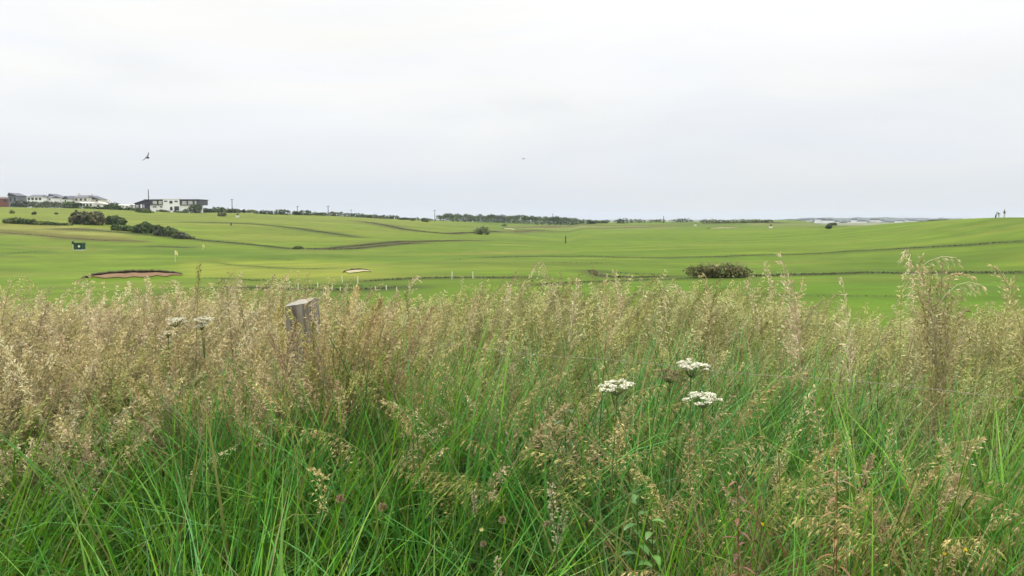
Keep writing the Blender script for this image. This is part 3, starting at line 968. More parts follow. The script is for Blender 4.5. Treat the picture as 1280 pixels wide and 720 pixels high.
LT = "trees behind the left houses"
scrub("hedge", "dark tall hedge below the white bungalows on the left skyline", "hedge", 14, 82, 249.2, 258.2, DARK + GREYG, 392, None, 2600, 10, .4, 31, .4, [1, 1, .8])
scrub("hedge", "dark ragged hedge left of the longest white caravan", "hedge", 78, 103, 252, 261, DARK + GREEN, 390, None, 1100, 5, .4, 32, .5, [.9, 1, .75])
scrub("hedge", "thin pale green hedge under the dark tall hedge", "hedge", 40, 90, 255, 259.6, OLIVE + GREYG, 386, None, 900, 9, .3, 33, .4)
scrub("tree", "small round dark tree between the grey house and the white bungalow", "tree", 23.5, 30, 244, 251, DARK, 430, None, 260, 2, .45, 34)
scrub("tree", "broad grey green tree left of the pale mast", "tree", 121, 137, 248, 257.5, GREYG + GREEN, 440, LT, 800, 4, .5, 35)
scrub("tree", "spreading dark tree right of the pale mast", "tree", 136, 156, 249.5, 258, DARK + GREYG, 440, LT, 800, 4, .5, 36, .6, [1, 1, .6])
scrub("tree", "low dark trees sloping down to the big building", "tree", 150, 171, 252.8, 259, GREYG + DARK, 445, LT, 700, 4, .45, 37, .6, [1, .8, .6])
scrub("hedge", "dark round hedge in front of the white caravans", "hedge", 131, 153, 257.8, 266, DARK + GREEN, 385, None, 1000, 4, .4, 38, .5, [.9, 1, .7])
scrub("hedge", "low dark hedge behind the big round bush and below the peaked caravan", "hedge", 104, 136, 258.8, 262.5, DARK + GREEN, 396, None, 800, 6, .35, 39, .4)
scrub("hedge", "low hedge in front of the last two caravans", "hedge", 150, 188, 259.5, 263.3, GREEN + OLIVE, 394, None, 800, 7, .35, 60, .4)
scrub("shrub", "flat dark shrub on the fairway below the dark wing of the building", "shrub", 170, 191, 263.2, 266, DARK + GREEN, None, None, 400, 4, .3, 61, .4)

# the white building with dark upper wings -------------------------------------
Yb = 400.0
s = Yb / F
bb = P(210, 263.2, Yb)
bld = empty("flat_roofed_building", tuple(bb))
tag(bld, "large flat roofed white building with dark clad upper wings on the left skyline", "building")
X = lambda p_: (p_ - 210) * s
Zr = lambda row: (263.2 - row) * s
# parts
MB().box(X(203.8), X(225.2), 0, 12, -2, Zr(249.3)).build("wall", M["white_wall"], bld)
MB().box(X(203.4), X(225.6), -.15, 12.1, Zr(249.3), Zr(248.7)).build("parapet", M["white_wall"], bld)
lw = MB().box(X(187.5), X(203.75), .3, 11, -2, Zr(256)).build("lower_wall", M["white_wall"], bld)
MB().box(X(182), X(203.78), -.3, 11.5, Zr(256) + .01, Zr(250)).build("clad_storey", M["cladding"], bld)
MB().box(X(181), X(204.0), -.7, 11.8, Zr(250) + .004, Zr(249.3)).build("roof", M["slate"], bld)
MB().prism_y([(X(168.5), -2), (X(181.95), -2), (X(181.95), Zr(250.2)), (X(168.5), Zr(254.6))], .5, 9).build("side_wing", M["cladding"], bld)
MB().prism_y([(X(167.5), Zr(255)), (X(181.9), Zr(250.25)), (X(181.9), Zr(249.5)), (X(167.5), Zr(254.2))], .1, 9.4).build("roof", M["slate"], bld)
MB().box(X(182), X(187.45), .25, 10, -2, Zr(256)).build("entrance_wall", M["cladding"], bld)
MB().box(X(169.5), X(173), .38, .6, Zr(259.5), Zr(256)).build("window", M["glass_pale"], bld)
MB().box(X(175.5), X(177.5), .38, .6, Zr(260), Zr(255.5)).build("door", M["white_wall"], bld)
MB().box(X(178.5), X(180.5), .38, .6, Zr(259.5), Zr(256)).build("window", M["glass_pale"], bld)
MB().box(X(225.25), X(243), .2, 11, -2, Zr(256.4)).build("lower_wall", M["white_wall"], bld)
MB().box(X(225.22), X(249), -.3, 11.5, Zr(256.4) + .01, Zr(250)).build("clad_storey", M["slate"], bld)
MB().box(X(225.0), X(249.8), -.8, 11.9, Zr(250) + .004, Zr(249.2)).build("roof", M["slate"], bld)
for (a, b, r0, r1, yy, gl) in [(192, 196.8, 251.3, 255.2, -.3, "glass_pale"), (199.3, 203, 251.3, 255.2, -.3, "glass_pale"),
                               (191, 195.5, 258, 259.3, .3, "glass_dark"), (200, 202.8, 258, 259.3, .3, "glass_dark"),
                               (205.6, 209.6, 251, 252.3, 0, "glass_dark"), (212.2, 216, 251.2, 254.4, 0, "glass_dark"), (218.5, 222.4, 251, 252.6, 0, "glass_dark"),
                               (228.4, 233.6, 251.4, 255.8, -.3, "glass_pale"), (236, 241, 251.4, 255.8, -.3, "glass_pale"), (244, 246, 251.2, 256, -.3, "glass_pale"), (246.6, 248.4, 251.2, 256, -.3, "glass_dark")]:
    f_ = MB().box(X(a), X(b), yy - .10, yy + .05, Zr(r1), Zr(r0)).build("window", M["white_paint"] if gl == "glass_pale" else M["slate"], bld)
    MB().box(X(a) + .12, X(b) - .12, yy - .13, yy - .02, Zr(r1) + .1, Zr(r0) - .1).build("pane", M[gl], f_)
arch = [(X(212.6), Zr(263)), (X(215.8), Zr(263))] + [(X(214.2) + X(215.8 - 214.2 + 210) * math.cos(t_), Zr(260.2) + .75 * math.sin(t_)) for t_ in np.linspace(0, math.pi, 9)]
MB().prism_y(arch, -.08, .1).build("arched_door", M["glass_dark"], bld)
MB().box(X(218), X(223.8), -.08, .1, Zr(263), Zr(258)).build("double_door", M["glass_dark"], bld)
MB().tube([(X(245), 1, -2), (X(245), 1, Zr(256.4))], .2, 8).build("support_post", M["white_wall"], bld)
scrub("bush", "grey green bush in front of the right end of the white building", "bush", 238, 252, 255, 266.3, GREYG + DARK, 388, None, 1000, 3, .38, 62, .8)
scrub("bush", "thin dark bush leaning against the lower white wall of the building", "bush", 229.5, 238, 256, 263.8, DARK + GREYG, 393, None, 260, 3, .35, 63, .4, [.6, .8, 1.1])
scrub("hedge", "low olive hedge at the foot of the white building", "hedge", 196, 213, 262, 265.4, OLIVE + GREEN, 391, None, 500, 5, .3, 64, .4)
scrub("hedge", "low dark hedge at the foot of the building by the double doors", "hedge", 216, 236, 263, 266, DARK + GREEN, 391, None, 500, 5, .3, 65, .4)


# poles ------------------------------------------------------------------------
def pole(px_, r0, r1, Y, label, mat="pole", arm=True, rad=.16):
    b = P(px_, r1, Y)
    h_ = (r1 - r0) / F * Y
    root = empty("utility_pole", tuple(b))
    tag(root, label, "pole")
    MB().tube([(0, 0, -1.5), (0, 0, h_ * .5), (0, 0, h_)], [rad * 1.1, rad, rad * .85], 8).build("shaft", M[mat], root)
    if arm:
        MB().box(-.9, .9, -.07, .07, h_ - .5, h_ - .32).build("crossarm", M[mat], root)
    return root


pole(186.2, 237, 262, 425, "tall thin utility pole rising behind the dark wing of the white building", rad=.24, arm=False)
pole(290.3, 248.8, 263, 430, "dark utility pole standing in the skyline hedge right of the white building", rad=.2)
pole(372, 257.5, 267, 470, "short faint utility pole left of the middle pole of the skyline hedge", rad=.16)
pole(410.3, 257.3, 269, 470, "slim utility pole about halfway along the skyline hedge", rad=.2)
pole(439, 262, 270.5, 520, "faintest utility pole right of the slim one on the skyline hedge", rad=.12)
pole(543.5, 262.5, 275, 520, "thin utility pole at the left end of the far wood", rad=.17)
pole(691, 267, 276, 690, "small pole top showing over the right part of the far wood", rad=.2)
pole(829.5, 270, 278.5, 640, "lone faint pole on the skyline between the wood and the right hill", rad=.25, arm=False)
pole(137, 249.5, 258.5, 402, "short pale mast between two white static caravans", mat="white_paint", arm=False, rad=.3)


# small things on the course ----------------------------------------------------
def stake(px_, r0, r1, label, grp="white marker stakes"):
    b = hit(px_, r1)
    h_ = (r1 - r0) / F * b[1]
    o = MB().add([], []).tube([(0, 0, -.2), (0, 0, h_ - .08), (0, 0, h_)], [.042, .04, .03], 8).build("marker_stake", M["white_paint"])
    o.location = b
    o.rotation_euler = (random.uniform(-.06, .06), random.uniform(-.08, .08), 0)
    tag(o, label, "marker stake", grp)


stake(373, 353.6, 362.3, "white marker stake right behind the top of the fence post")
stake(397, 353, 359.4, "short white stake in the dark strip right of the fence post")
stake(415, 356.5, 363.2, "white stake right of the short one, in the near dark strip")
stake(425.5, 358.5, 363.4, "stubby white stake left of the pair below the pale bunker")
stake(428, 344.4, 353.2, "left white stake of the pair below the short pale bunker")
stake(447, 345, 353.4, "right white stake of the pair below the short pale bunker")
stake(469.5, 358.2, 363, "small white stake left of the taller one at the end of the near dark strip")
stake(483, 356.5, 362.6, "white stake at the right end of the near dark strip")
stake(496, 359, 365, "white stake nearest the tall grass, right of the dark strip")
stake(564.8, 339.5, 349.2, "left white stake of the pair on the thin dark line left of centre")
stake(591.2, 339.5, 348.2, "right white stake of the pair on the thin dark line left of centre")
stake(664.3, 339, 346.8, "white stake at the right end of the thin dark line, by a nodding grass stalk")
stake(758.6, 342, 346.5, "faint white stake in front of the dark ditch right of centre")

b = hit(707, 304.2)
h_ = 9.4 / F * b[1]
o = MB().tube([(0, 0, -.2), (0, 0, h_)], [.17, .15], 10).build("marker_post", M["pole"]); o.location = b
tag(o, "lone dark wooden post on the fairway right of centre", "post")
b = hit(289, 282)
h_ = 3.4 / F * b[1]
o = MB().tube([(0, 0, -.2), (0, 0, h_)], [.22, .18], 10).build("marker_post", M["pole"]); o.location = b
tag(o, "stubby dark post on the upper fairway below the white building", "post")


def pin(px_, r0, r1, fw, label):
    b = hit(px_, r1)
    h_ = (r1 - r0) / F * b[1]
    root = empty("golf_flag", tuple(b)); tag(root, label, "flag", "golf flags")
    MB().tube([(0, 0, -.1), (0, 0, h_)], .028, 6).build("flagstick", M["white_paint"], root)
    w_ = fw / F * b[1]
    fl = MB()
    vs, fs = [], []
    for i in range(7):
        t_ = i / 6
        for yy in (-.01, .01):
            for zz in (0, 1):
                vs.append((w_ * t_, yy + .10 * math.sin(t_ * 5), h_ - .06 - zz * h_ * .40 * (1 - .25 * t_) - .30 * t_ ** 2))
    for i in range(6):
        k_ = i * 4
        fs += [(k_, k_ + 4, k_ + 5, k_ + 1), (k_ + 2, k_ + 3, k_ + 7, k_ + 6), (k_, k_ + 2, k_ + 6, k_ + 4), (k_ + 1, k_ + 5, k_ + 7, k_ + 3)]
    fl.add(vs, fs).build("flag_cloth", M["flag"], root)


pin(219, 312.5, 327.5, 4, "pale yellow golf flag on the green behind the brown bunker")
pin(253.5, 305.5, 312.5, 2.6, "smaller pale flag further off, right of the yellow one")

# green box with white disc
b = hit(97, 313)
sg = b[1] / F
root = empty("tee_box_cabinet", tuple(b), -.12)
tag(root, "dark green box with a white disc standing on the left fairway", "box")
MB().box(-5.2 * sg, 5.2 * sg, 0, 8 * sg, -.05, 8.2 * sg).build("body", M["green_paint"], root, bevel=.03)
MB().prism_y([(-5.9 * sg, 8.22 * sg), (5.9 * sg, 8.22 * sg), (5.4 * sg, 9.6 * sg), (-4.6 * sg, 9.2 * sg)], -.12, 8.6 * sg).build("lid", M["green_paint"], root, bevel=.02)
mb = MB(); mb.tube([(2.2 * sg, -.05, 5 * sg), (2.2 * sg, .02, 5 * sg)], 1.5 * sg, 20); mb.build("disc", M["white_paint"], root)
MB().box(-5.6 * sg, 5.6 * sg, -.06, 8.2 * sg, -.08, .12).build("skid_base", M["white_paint"], root)
b2 = hit(91.5, 312.4)
root = empty("ball_washer", tuple(b2)); tag(root, "dark round headed post at the left of the green box", "ball washer")
MB().tube([(0, 0, -.1), (0, 0, 7.8 * sg)], .04, 8).build("stand", M["white_paint"], root)
MB().ball((0, 0, 9.2 * sg), 1.5 * sg, 1.5 * sg, 2.0 * sg).build("head", M["black"], root, True)

# small pale tee signs
for (pp, r0, r1, lb) in [(297, 267.2, 273, "white tee sign with a dark top on the upper field right of the building"), (963.5, 280.2, 286.4, "white tee sign with a dark top on the far fairway right of centre")]:
    b = hit(pp, r1 - .4); q_ = b[1] / F
    root = empty("tee_sign", tuple(b)); tag(root, lb, "sign", "white tee signs")
    MB().box(-2.2 * q_, 2.2 * q_, -.05, .05, .6 * q_, 3.2 * q_).build("panel", M["white_paint"], root)
    MB().box(-1.0 * q_, 1.2 * q_, -.1, .1, 3.25 * q_, 5.4 * q_).build("dark_top", M["pole"], root)
    for sx_ in (-1, 1):
        MB().box(sx_ * 1.8 * q_ - .04, sx_ * 1.8 * q_ + .04, .055, .12, -.1, 3 * q_).build("leg", M["pole"], root)
b = hit(869, 282.6); q_ = b[1] / F
root = empty("tee_sign", tuple(b)); tag(root, "small white sign in the tan far rough left of the sandy bunker face", "sign")
MB().box(-1.6 * q_, 1.6 * q_, -.05, .05, .2 * q_, 1.8 * q_).build("panel", M["white_paint"], root)
MB().box(-.06, .06, .06, .14, -.2, 1.5 * q_).build("leg", M["pole"], root)


# ------------------------------------------------------------------ people
def skin_mesh(name, joints, edges, mat, parent=None, sub=2):
    me_ = bpy.data.meshes.new(name + "_cage")
    me_.from_pydata([j[0] for j in joints], edges, [])
    ob = bpy.data.objects.new(name + "_cage", me_)
    COL.objects.link(ob)
    md = ob.modifiers.new("skin", 'SKIN')
    for i, j in enumerate(joints):
        sv_ = me_.skin_vertices[0].data[i]
        sv_.radius = j[1] if isinstance(j[1], tuple) else (j[1], j[1])
        sv_.use_root = (i == 0)
    md2 = ob.modifiers.new("sub", 'SUBSURF'); md2.levels = sub
    dg = bpy.context.evaluated_depsgraph_get()
    me2 = bpy.data.meshes.new_from_object(ob.evaluated_get(dg))
    bpy.data.objects.remove(ob)
    me2.name = name
    me2.polygons.foreach_set("use_smooth", [True] * len(me2.polygons))
    return link(name, me2, mat, parent)


def person(label, loc, rz, joints, top_ids, leg_ids, top_mat, leg_mat, hair_at, extra=None):
    root = empty("person", tuple(loc), rz)
    tag(root, label, "person")
    names = list(joints)
    J = [joints[k_] for k_ in names]
    E = [("hip", "belly"), ("belly", "chest"), ("chest", "neck"), ("neck", "head"), ("head", "crown"),
         ("chest", "shL"), ("shL", "elL"), ("elL", "wrL"), ("wrL", "hdL"), ("chest", "shR"), ("shR", "elR"), ("elR", "wrR"), ("wrR", "hdR"),
         ("hip", "hipL"), ("hipL", "knL"), ("knL", "anL"), ("anL", "toL"), ("hip", "hipR"), ("hipR", "knR"), ("knR", "anR"), ("anR", "toR")]
    ei = [(names.index(a), names.index(b)) for a, b in E]
    skin_mesh("body", J, ei, M["skin"], root)

    def sub(nm, keep, mat, grow):
        kk = [k_ for k_ in names if k_ in keep]
        jj = [(joints[k_][0], joints[k_][1] * grow) for k_ in kk]
        ee = [(kk.index(a), kk.index(b)) for a, b in E if a in kk and b in kk]
        skin_mesh(nm, jj, ee, mat, root)
    sub("jacket", top_ids, top_mat, 1.16)
    sub("trousers", leg_ids, leg_mat, 1.16)
    MB().ball(hair_at, .098, .105, .085, 12, 8).build("hair", M["hair"], root, True)
    fx, fy, fz = joints["head"][0]
    return root


STAND = {"hip": ((0, 0, .95), .13), "belly": ((0, 0, 1.12), .125), "chest": ((0, .01, 1.33), .14), "neck": ((0, 0, 1.50), .06), "head": ((0, -.02, 1.62), .095), "crown": ((0, 0, 1.72), .075),
         "shL": ((.19, 0, 1.42), .065), "elL": ((.25, .03, 1.14), .048), "wrL": ((.22, -.10, .93), .034), "hdL": ((.21, -.14, .84), .036),
         "shR": ((-.19, 0, 1.42), .065), "elR": ((-.25, .03, 1.14), .048), "wrR": ((-.22, -.08, .92), .034), "hdR": ((-.21, -.11, .83), .036),
         "hipL": ((.10, 0, .88), .10), "knL": ((.11, -.01, .48), .066), "anL": ((.11, .03, .09), .045), "toL": ((.12, -.14, .04), .04),
         "hipR": ((-.10, 0, .88), .10), "knR": ((-.11, -.01, .48), .066), "anR": ((-.11, .03, .09), .045), "toR": ((-.12, -.14, .04), .04)}
BEND = {"hip": ((0, .12, .90), .13), "belly": ((0, .0, 1.03), .125), "chest": ((0, -.20, 1.13), .14), "neck": ((0, -.36, 1.16), .06), "head": ((0, -.46, 1.12), .095), "crown": ((0, -.53, 1.18), .075),
        "shL": ((.19, -.26, 1.13), .065), "elL": ((.20, -.34, .86), .048), "wrL": ((.10, -.44, .66), .034), "hdL": ((.06, -.48, .58), .036),
        "shR": ((-.19, -.26, 1.13), .065), "elR": ((-.20, -.34, .86), .048), "wrR": ((-.10, -.44, .66), .034), "hdR": ((-.06, -.48, .58), .036),
        "hipL": ((.10, .12, .84), .10), "knL": ((.12, -.02, .47), .066), "anL": ((.12, .10, .09), .045), "toL": ((.13, -.08, .04), .04),
        "hipR": ((-.10, .12, .84), .10), "knR": ((-.12, .0, .47), .066), "anR": ((-.12, .10, .09), .045), "toR": ((-.13, -.08, .04), .04)}
TOPS = {"hip", "belly", "chest", "shL", "elL", "wrL", "shR", "elR", "wrR"}
LEGS = {"hip", "hipL", "knL", "anL", "hipR", "knR", "anR"}
pb = hit(1255.3, 272.2)
person("person standing upright on the right hilltop in a black coat and pale trousers", pb, .5, STAND, TOPS | {"hipL", "hipR"}, LEGS, M["black"], M["pale_cloth"], (0, .01, 1.70))
pb = hit(1248.2, 272.4)
person("person in black bending forward on the right hilltop beside a golf bag", pb, 1.35 - math.pi * .0 - 2.7, BEND, TOPS, LEGS, M["black"], M["pale_cloth"], (0, -.50, 1.19))
pb = hit(1244.4, 272.4)
root = empty("golf_bag", tuple(pb), .3); tag(root, "small dark golf bag standing left of the bending person on the right hilltop", "golf bag")
MB().tube([(0, 0, 0), (.05, 0, .3), (.14, 0, .8)], [.13, .14, .13], 12).build("bag", M["black"], root, True)
for k_ in range(3):
    MB().tube([(.14 + .03 * k_, -.03 + .03 * k_, .78), (.2 + .05 * k_, -.03 + .03 * k_, 1.0)], [.008, .02], 6).build("club", M["wire"], root)


# ------------------------------------------------------------------ birds
def bird(loc, span, roll, yaw, label, upw=.35, pitch=0.0):
    root = empty("bird", tuple(loc)); tag(root, label, "bird")
    root.rotation_euler = (pitch, roll, yaw)
    L_ = span * .42
    b_ = MB(); ring = []
    pts = [(0, -L_ * .62, .0), (0, -L_ * .5, .01 * span), (0, -L_ * .3, 0), (0, 0, -.02 * span), (0, L_ * .3, -.01 * span), (0, L_ * .62, 0.0)]
    b_.tube(pts, [.008 * span, .05 * span, .055 * span, .10 * span, .075 * span, .025 * span], 12)
    b_.build("body", M["feather"], root, True)
    MB().add([(-.03 * span, L_ * .5, 0), (.03 * span, L_ * .5, 0), (.10 * span, L_ * 1.0, 0), (-.10 * span, L_ * 1.0, 0), (-.03 * span, L_ * .5, .015 * span), (.03 * span, L_ * .5, .015 * span), (.10 * span, L_ * 1.0, .008 * span), (-.10 * span, L_ * 1.0, .008 * span)],
             [(0, 3, 2, 1), (4, 5, 6, 7), (0, 1, 5, 4), (1, 2, 6, 5), (2, 3, 7, 6), (3, 0, 4, 7)]).build("tail", M["feather"], root)
    for sgn in (-1, 1):
        outl = [(0, .0, 0), (.18, .02, upw * .20), (.36, .06, upw * .30), (.5, .16, upw * .30)]
        vs, fs = [], []
        for i, (xx, yy, zz) in enumerate(outl):
            ch = [.20, .19, .13, .02][i]
            for dz in (0, .012):
                vs.append((sgn * xx * span, (yy - ch * .45) * span, (zz + dz) * span)); vs.append((sgn * xx * span, (yy + ch * .55) * span, (zz + dz) * span))
        for i in range(3):
            k_ = i * 4
            fs += [(k_, k_ + 4, k_ + 5, k_ + 1), (k_ + 2, k_ + 3, k_ + 7, k_ + 6), (k_, k_ + 2, k_ + 6, k_ + 4), (k_ + 1, k_ + 5, k_ + 7, k_ + 3)]
        MB().add(vs, fs).build("wing", M["feather"], root)


bird(P(184.8, 197, 62), .85, -.95, .6, "black bird banking in the sky above the white building, one wing down", .5, .3)
bird(P(654.5, 198.3, 120), .95, .1, 0.05, "tiny black bird alone in the sky near the middle, seen end on", .1)

# ------------------------------------------------------------------ the tall grass bank
def norm(v):
    return v / (np.linalg.norm(v, axis=-1, keepdims=True) + 1e-9)


def bez(p0, p1, p2, n):
    t = np.linspace(0, 1, n)[:, None]
    return p0 * (1 - t) ** 2 + 2 * p1 * t * (1 - t) + p2 * t * t


def axis_at(pts, u):
    """points and tangents along a polyline at fractions u"""
    seg = np.linalg.norm(np.diff(pts, axis=0), axis=1)
    cum = np.concatenate([[0], np.cumsum(seg)]); cum /= cum[-1]
    p = np.stack([np.interp(u, cum, pts[:, k]) for k in range(3)], -1)
    p2 = np.stack([np.interp(np.minimum(u + .02, 1), cum, pts[:, k]) for k in range(3)], -1)
    p1 = np.stack([np.interp(np.maximum(u - .02, 0), cum, pts[:, k]) for k in range(3)], -1)
    return p, norm(p2 - p1)


def stem_tube(pts, r0, r1, col0, col1):
    n = len(pts); Vv = []; 
    rad = np.linspace(r0, r1, n)
    t = norm(np.gradient(pts, axis=0))
    u = norm(np.cross(t, np.array([0.3, 1, 0.1])))
    w = np.cross(t, u)
    ang = np.array([0, 2.094, 4.189])
    Vv = pts[:, None] + rad[:, None, None] * (u[:, None] * np.cos(ang)[None, :, None] + w[:, None] * np.sin(ang)[None, :, None])
    i = (np.arange(n - 1) * 3)[:, None]; k = np.arange(3)[None]; k2 = (k + 1) % 3
    Qd = np.stack([i + k, i + k2, i + 3 + k2, i + 3 + k], -1).reshape(-1, 4)
    f = np.linspace(0, 1, n)[:, None, None]
    Cc = np.broadcast_to(np.asarray(col0) * (1 - f) + np.asarray(col1) * f, (n, 3, 3))
    return Vv.reshape(-1, 3), Qd, Cc.reshape(-1, 3)


def slivers(p, d, ln, wd, col, g_):
    """lens shaped seed husks: one pointed quad each, rolled at random"""
    n = len(p)
    d = norm(d)
    a = norm(np.cross(d, g_.normal(size=(n, 3))))
    b = np.cross(d, a)
    ln = np.broadcast_to(ln, n)[:, None]; wd = np.broadcast_to(wd, n)[:, None]
    bow = (g_.random((n, 1)) - .3) * .18
    Vv = np.stack([p, p + d * ln * .42 + a * wd * .5 + b * ln * bow, p + d * ln, p + d * ln * .42 - a * wd * .5 + b * ln * bow], 1)
    return Vv.reshape(-1, 3), np.arange(n * 4).reshape(n, 4), np.repeat(np.broadcast_to(col, (n, 3)), 4, 0)


def panicle(pts, kind, g_, tan_c, dark_c, scale=1.0, bold=1.0):
    """seed head on the end of the stem polyline pts; returns V, Q, C"""
    out = []
    up = np.array([0, 0, 1.0])
    L = np.linalg.norm(np.diff(pts, axis=0), axis=1).sum()
    side = norm(np.array([pts[-1, 0] - pts[0, 0], pts[-1, 1] - pts[0, 1], 0]) + 1e-6)
    if kind == "oat":            # loose, wide, whorled branches
        hl = min(.26 * scale, L * .6); nodes, br = 11, 4
    elif kind == "fog":          # dense soft plume
        hl = min(.15 * scale, L * .5); nodes, br = 16, 4
    elif kind == "brome":        # hanging heavy spikelets on one side
        hl = min(.24 * scale, L * .6); nodes, br = 10, 3
    else:                        # spike
        hl = min(.11 * scale, L * .5); nodes, br = 26, 4
    nodes = int(nodes * bold)
    hl *= bold ** .35
    us = 1 - hl / L * (1 - np.linspace(0, 1, nodes) ** .9)
    P0, T0 = axis_at(pts, us)
    for i in range(nodes):
        f = i / (nodes - 1)
        for k in range(br if kind != "oat" else g_.integers(3, 6)):
            rd = norm(g_.normal(size=3) * np.array([1, 1, .35]))
            if kind == "oat":
                lb = (.075 * (1 - f) ** .8 + .012) * scale * g_.uniform(.5, 1.15)
                d0 = norm(T0[i] * .85 + rd * .55 + side * .30)
                drop = .25
                nsp = 2 + int(5 * (1 - f) * g_.random() + .5)
                ln, wd = .0130, .0042
            elif kind == "fog":
                lb = (.020 * math.sin(math.pi * min(f * .9 + .12, 1)) + .006) * scale
                d0 = norm(T0[i] * 1.0 + rd * .6)
                drop = .05; nsp = 3; ln, wd = .0095, .0040
            elif kind == "brome":
                lb = (.06 * (1 - f) + .015) * scale * g_.uniform(.6, 1.2)
                d0 = norm(T0[i] * .7 + rd * .35 + side * .55 - up * .25)
                drop = .9; nsp = 2 + int(2 * g_.random()); ln, wd = .015, .0042
            else:
                lb = .005 * scale; d0 = norm(T0[i] * .6 + rd); drop = 0; nsp = 1; ln, wd = .0075, .0036
            fr = (np.arange(nsp) + .6 + .4 * g_.random(nsp)) / nsp
            pb_ = P0[i] + d0 * lb * fr[:, None] - up * (drop * lb * fr ** 2)[:, None]
            dd = norm(d0[None] * .8 - up * drop * 1.3 * fr[:, None] + g_.normal(0, .35, (nsp, 3)))
            mixc = g_.random((nsp, 1)) ** 1.5
            cc = tan_c * (1 - mixc) + dark_c * mixc
            out.append(slivers(pb_, dd, ln * scale ** .5 * bold ** .2 * g_.uniform(.8, 1.25, nsp), wd * scale ** .5 * bold ** .1, cc * g_.uniform(.8, 1.2, (nsp, 1)), g_))
            if kind in ("oat", "brome") :
                e = P0[i] + d0 * lb - up * drop * lb
                out.append((np.array([P0[i], P0[i] + (.0009, 0, 0), e + (.0005, 0, 0), e]), np.array([[0, 1, 2, 3]]), np.repeat(tan_c[None] * .8, 4, 0)))
    return merge(out)


# bank shape helpers: where heads start, seen from the path (a function of bearing x / y)
def head_start(q):
    px_ = 640 + q * F
    return np.interp(px_, [-300, 0, 140, 250, 315, 540, 575, 705, 735, 900, 960, 1090, 1140, 1280, 1600],
                     [2.4, 2.4, 2.5, 2.7, 2.95, 3.0, 2.5, 2.5, 3.05, 3.05, 2.9, 2.9, 2.7, 2.6, 2.6])


def bank_h(x_, y_):
    return H(x_, y_)


# --- leaves: lush blades over the whole bank
def scatter(n, ylo, yhi, power=1.0, marg=1.45):
    y_ = ylo + (yhi - ylo) * rng.random(n) ** power
    x_ = (rng.random(n) - .5) * 2 * (0.66 * y_ + marg)
    return x_, y_


parts = []
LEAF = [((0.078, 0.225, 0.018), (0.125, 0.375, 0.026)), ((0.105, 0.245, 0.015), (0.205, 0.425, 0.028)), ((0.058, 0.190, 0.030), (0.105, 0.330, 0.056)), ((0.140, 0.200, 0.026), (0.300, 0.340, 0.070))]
for (n, ylo, yhi, hlo, hhi, wlo, whi, lk) in [(44000, 1.30, 3.2, .66, 1.08, .0042, .0085, (0, 1, 2)), (19000, 1.30, 3.0, .58, 1.02, .0085, .0160, (0, 1, 2)),
                                               (13000, 2.6, 5.6, .60, 1.0, .004, .0075, (0, 1, 3)), (5000, 1.5, 3.4, .75, 1.16, .0025, .004, (1, 3)), (5000, 3.5, 7.0, .5, .95, .004, .007, (1, 3)), (16000, 1.9, 3.1, .80, 1.08, .006, .012, (0, 1, 2))]:
    x_, y_ = scatter(n, ylo, yhi)
    # tussocks: blades gather round centres
    tus = vnoise(x_ * 6.5 + 20, y_ * 6.5 + 11)
    keep = np.clip((tus - .28) * 2.2, .06, 1) > rng.random(n)
    # hollows low on the left and near the middle stay thin
    hol = (np.exp(-(((x_ + 1.05) / .30) ** 2 + ((y_ - 1.75) / .45) ** 2)) + np.exp(-(((x_ - .02) / .17) ** 2 + ((y_ - 1.75) / .45) ** 2)) + .8 * np.exp(-(((x_ - .42) / .22) ** 2 + ((y_ - 1.55) / .25) ** 2)) + .55 * np.exp(-(((x_ - .80) / .30) ** 2 + ((y_ - 1.60) / .22) ** 2)))
    keep &= hol * 1.1 < rng.random(n)
    x_, y_ = x_[keep], y_[keep]; n = len(x_)
    root = np.stack([x_, y_, bank_h(x_, y_) - .02], -1)
    hvar = .82 + .36 * vnoise(x_ * 1.6 + 5, y_ * 1.6 + 50)
    # the sward stands taller further in and where few heads grow
    tall = np.interp(y_, [1.3, 1.7, 2.3, 2.8, 4], [.92, 1.0, 1.10, 1.06, .90]) * np.interp(640 + F * x_ / y_, [0, 150, 330, 540, 575, 705, 735, 1000, 1280], [.93, .94, 1.02, 1.02, .94, .94, 1.06, 1.06, 1.0])
    L_ = (hlo + (hhi - hlo) * rng.random(n)) * hvar * 1.12 * tall
    flop = rng.random(n)
    bend = np.where(flop < .45, .15 + rng.random(n) * .6, .8 + rng.random(n) * 1.9)
    th0 = 1.50 - np.abs(rng.normal(0, .16, n))
    head = np.where(rng.random(n) < .35, rng.normal(.2, .8, n), rng.random(n) * 6.28)
    wd = wlo + (whi - wlo) * rng.random(n)
    ck = np.array(lk)[np.clip((vnoise(x_ * 2.2 + 70, y_ * 2.2) * 1.4 - .2 + rng.normal(0, .2, n)) * len(lk), 0, len(lk) - .01).astype(int)]
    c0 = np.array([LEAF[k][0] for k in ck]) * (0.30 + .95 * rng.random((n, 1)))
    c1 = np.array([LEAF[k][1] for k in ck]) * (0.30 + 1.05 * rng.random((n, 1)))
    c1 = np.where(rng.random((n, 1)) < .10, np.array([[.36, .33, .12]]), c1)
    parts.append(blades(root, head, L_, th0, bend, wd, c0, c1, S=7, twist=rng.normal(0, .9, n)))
v1, q1, c1 = merge(parts)
o = link("meadow_grass", np_mesh("meadow_grass", v1, q1, None, c1, True), M["blade"])
tag(o, "lush green leaves of the tall uncut grass along the fence", "grass", kind="stuff")

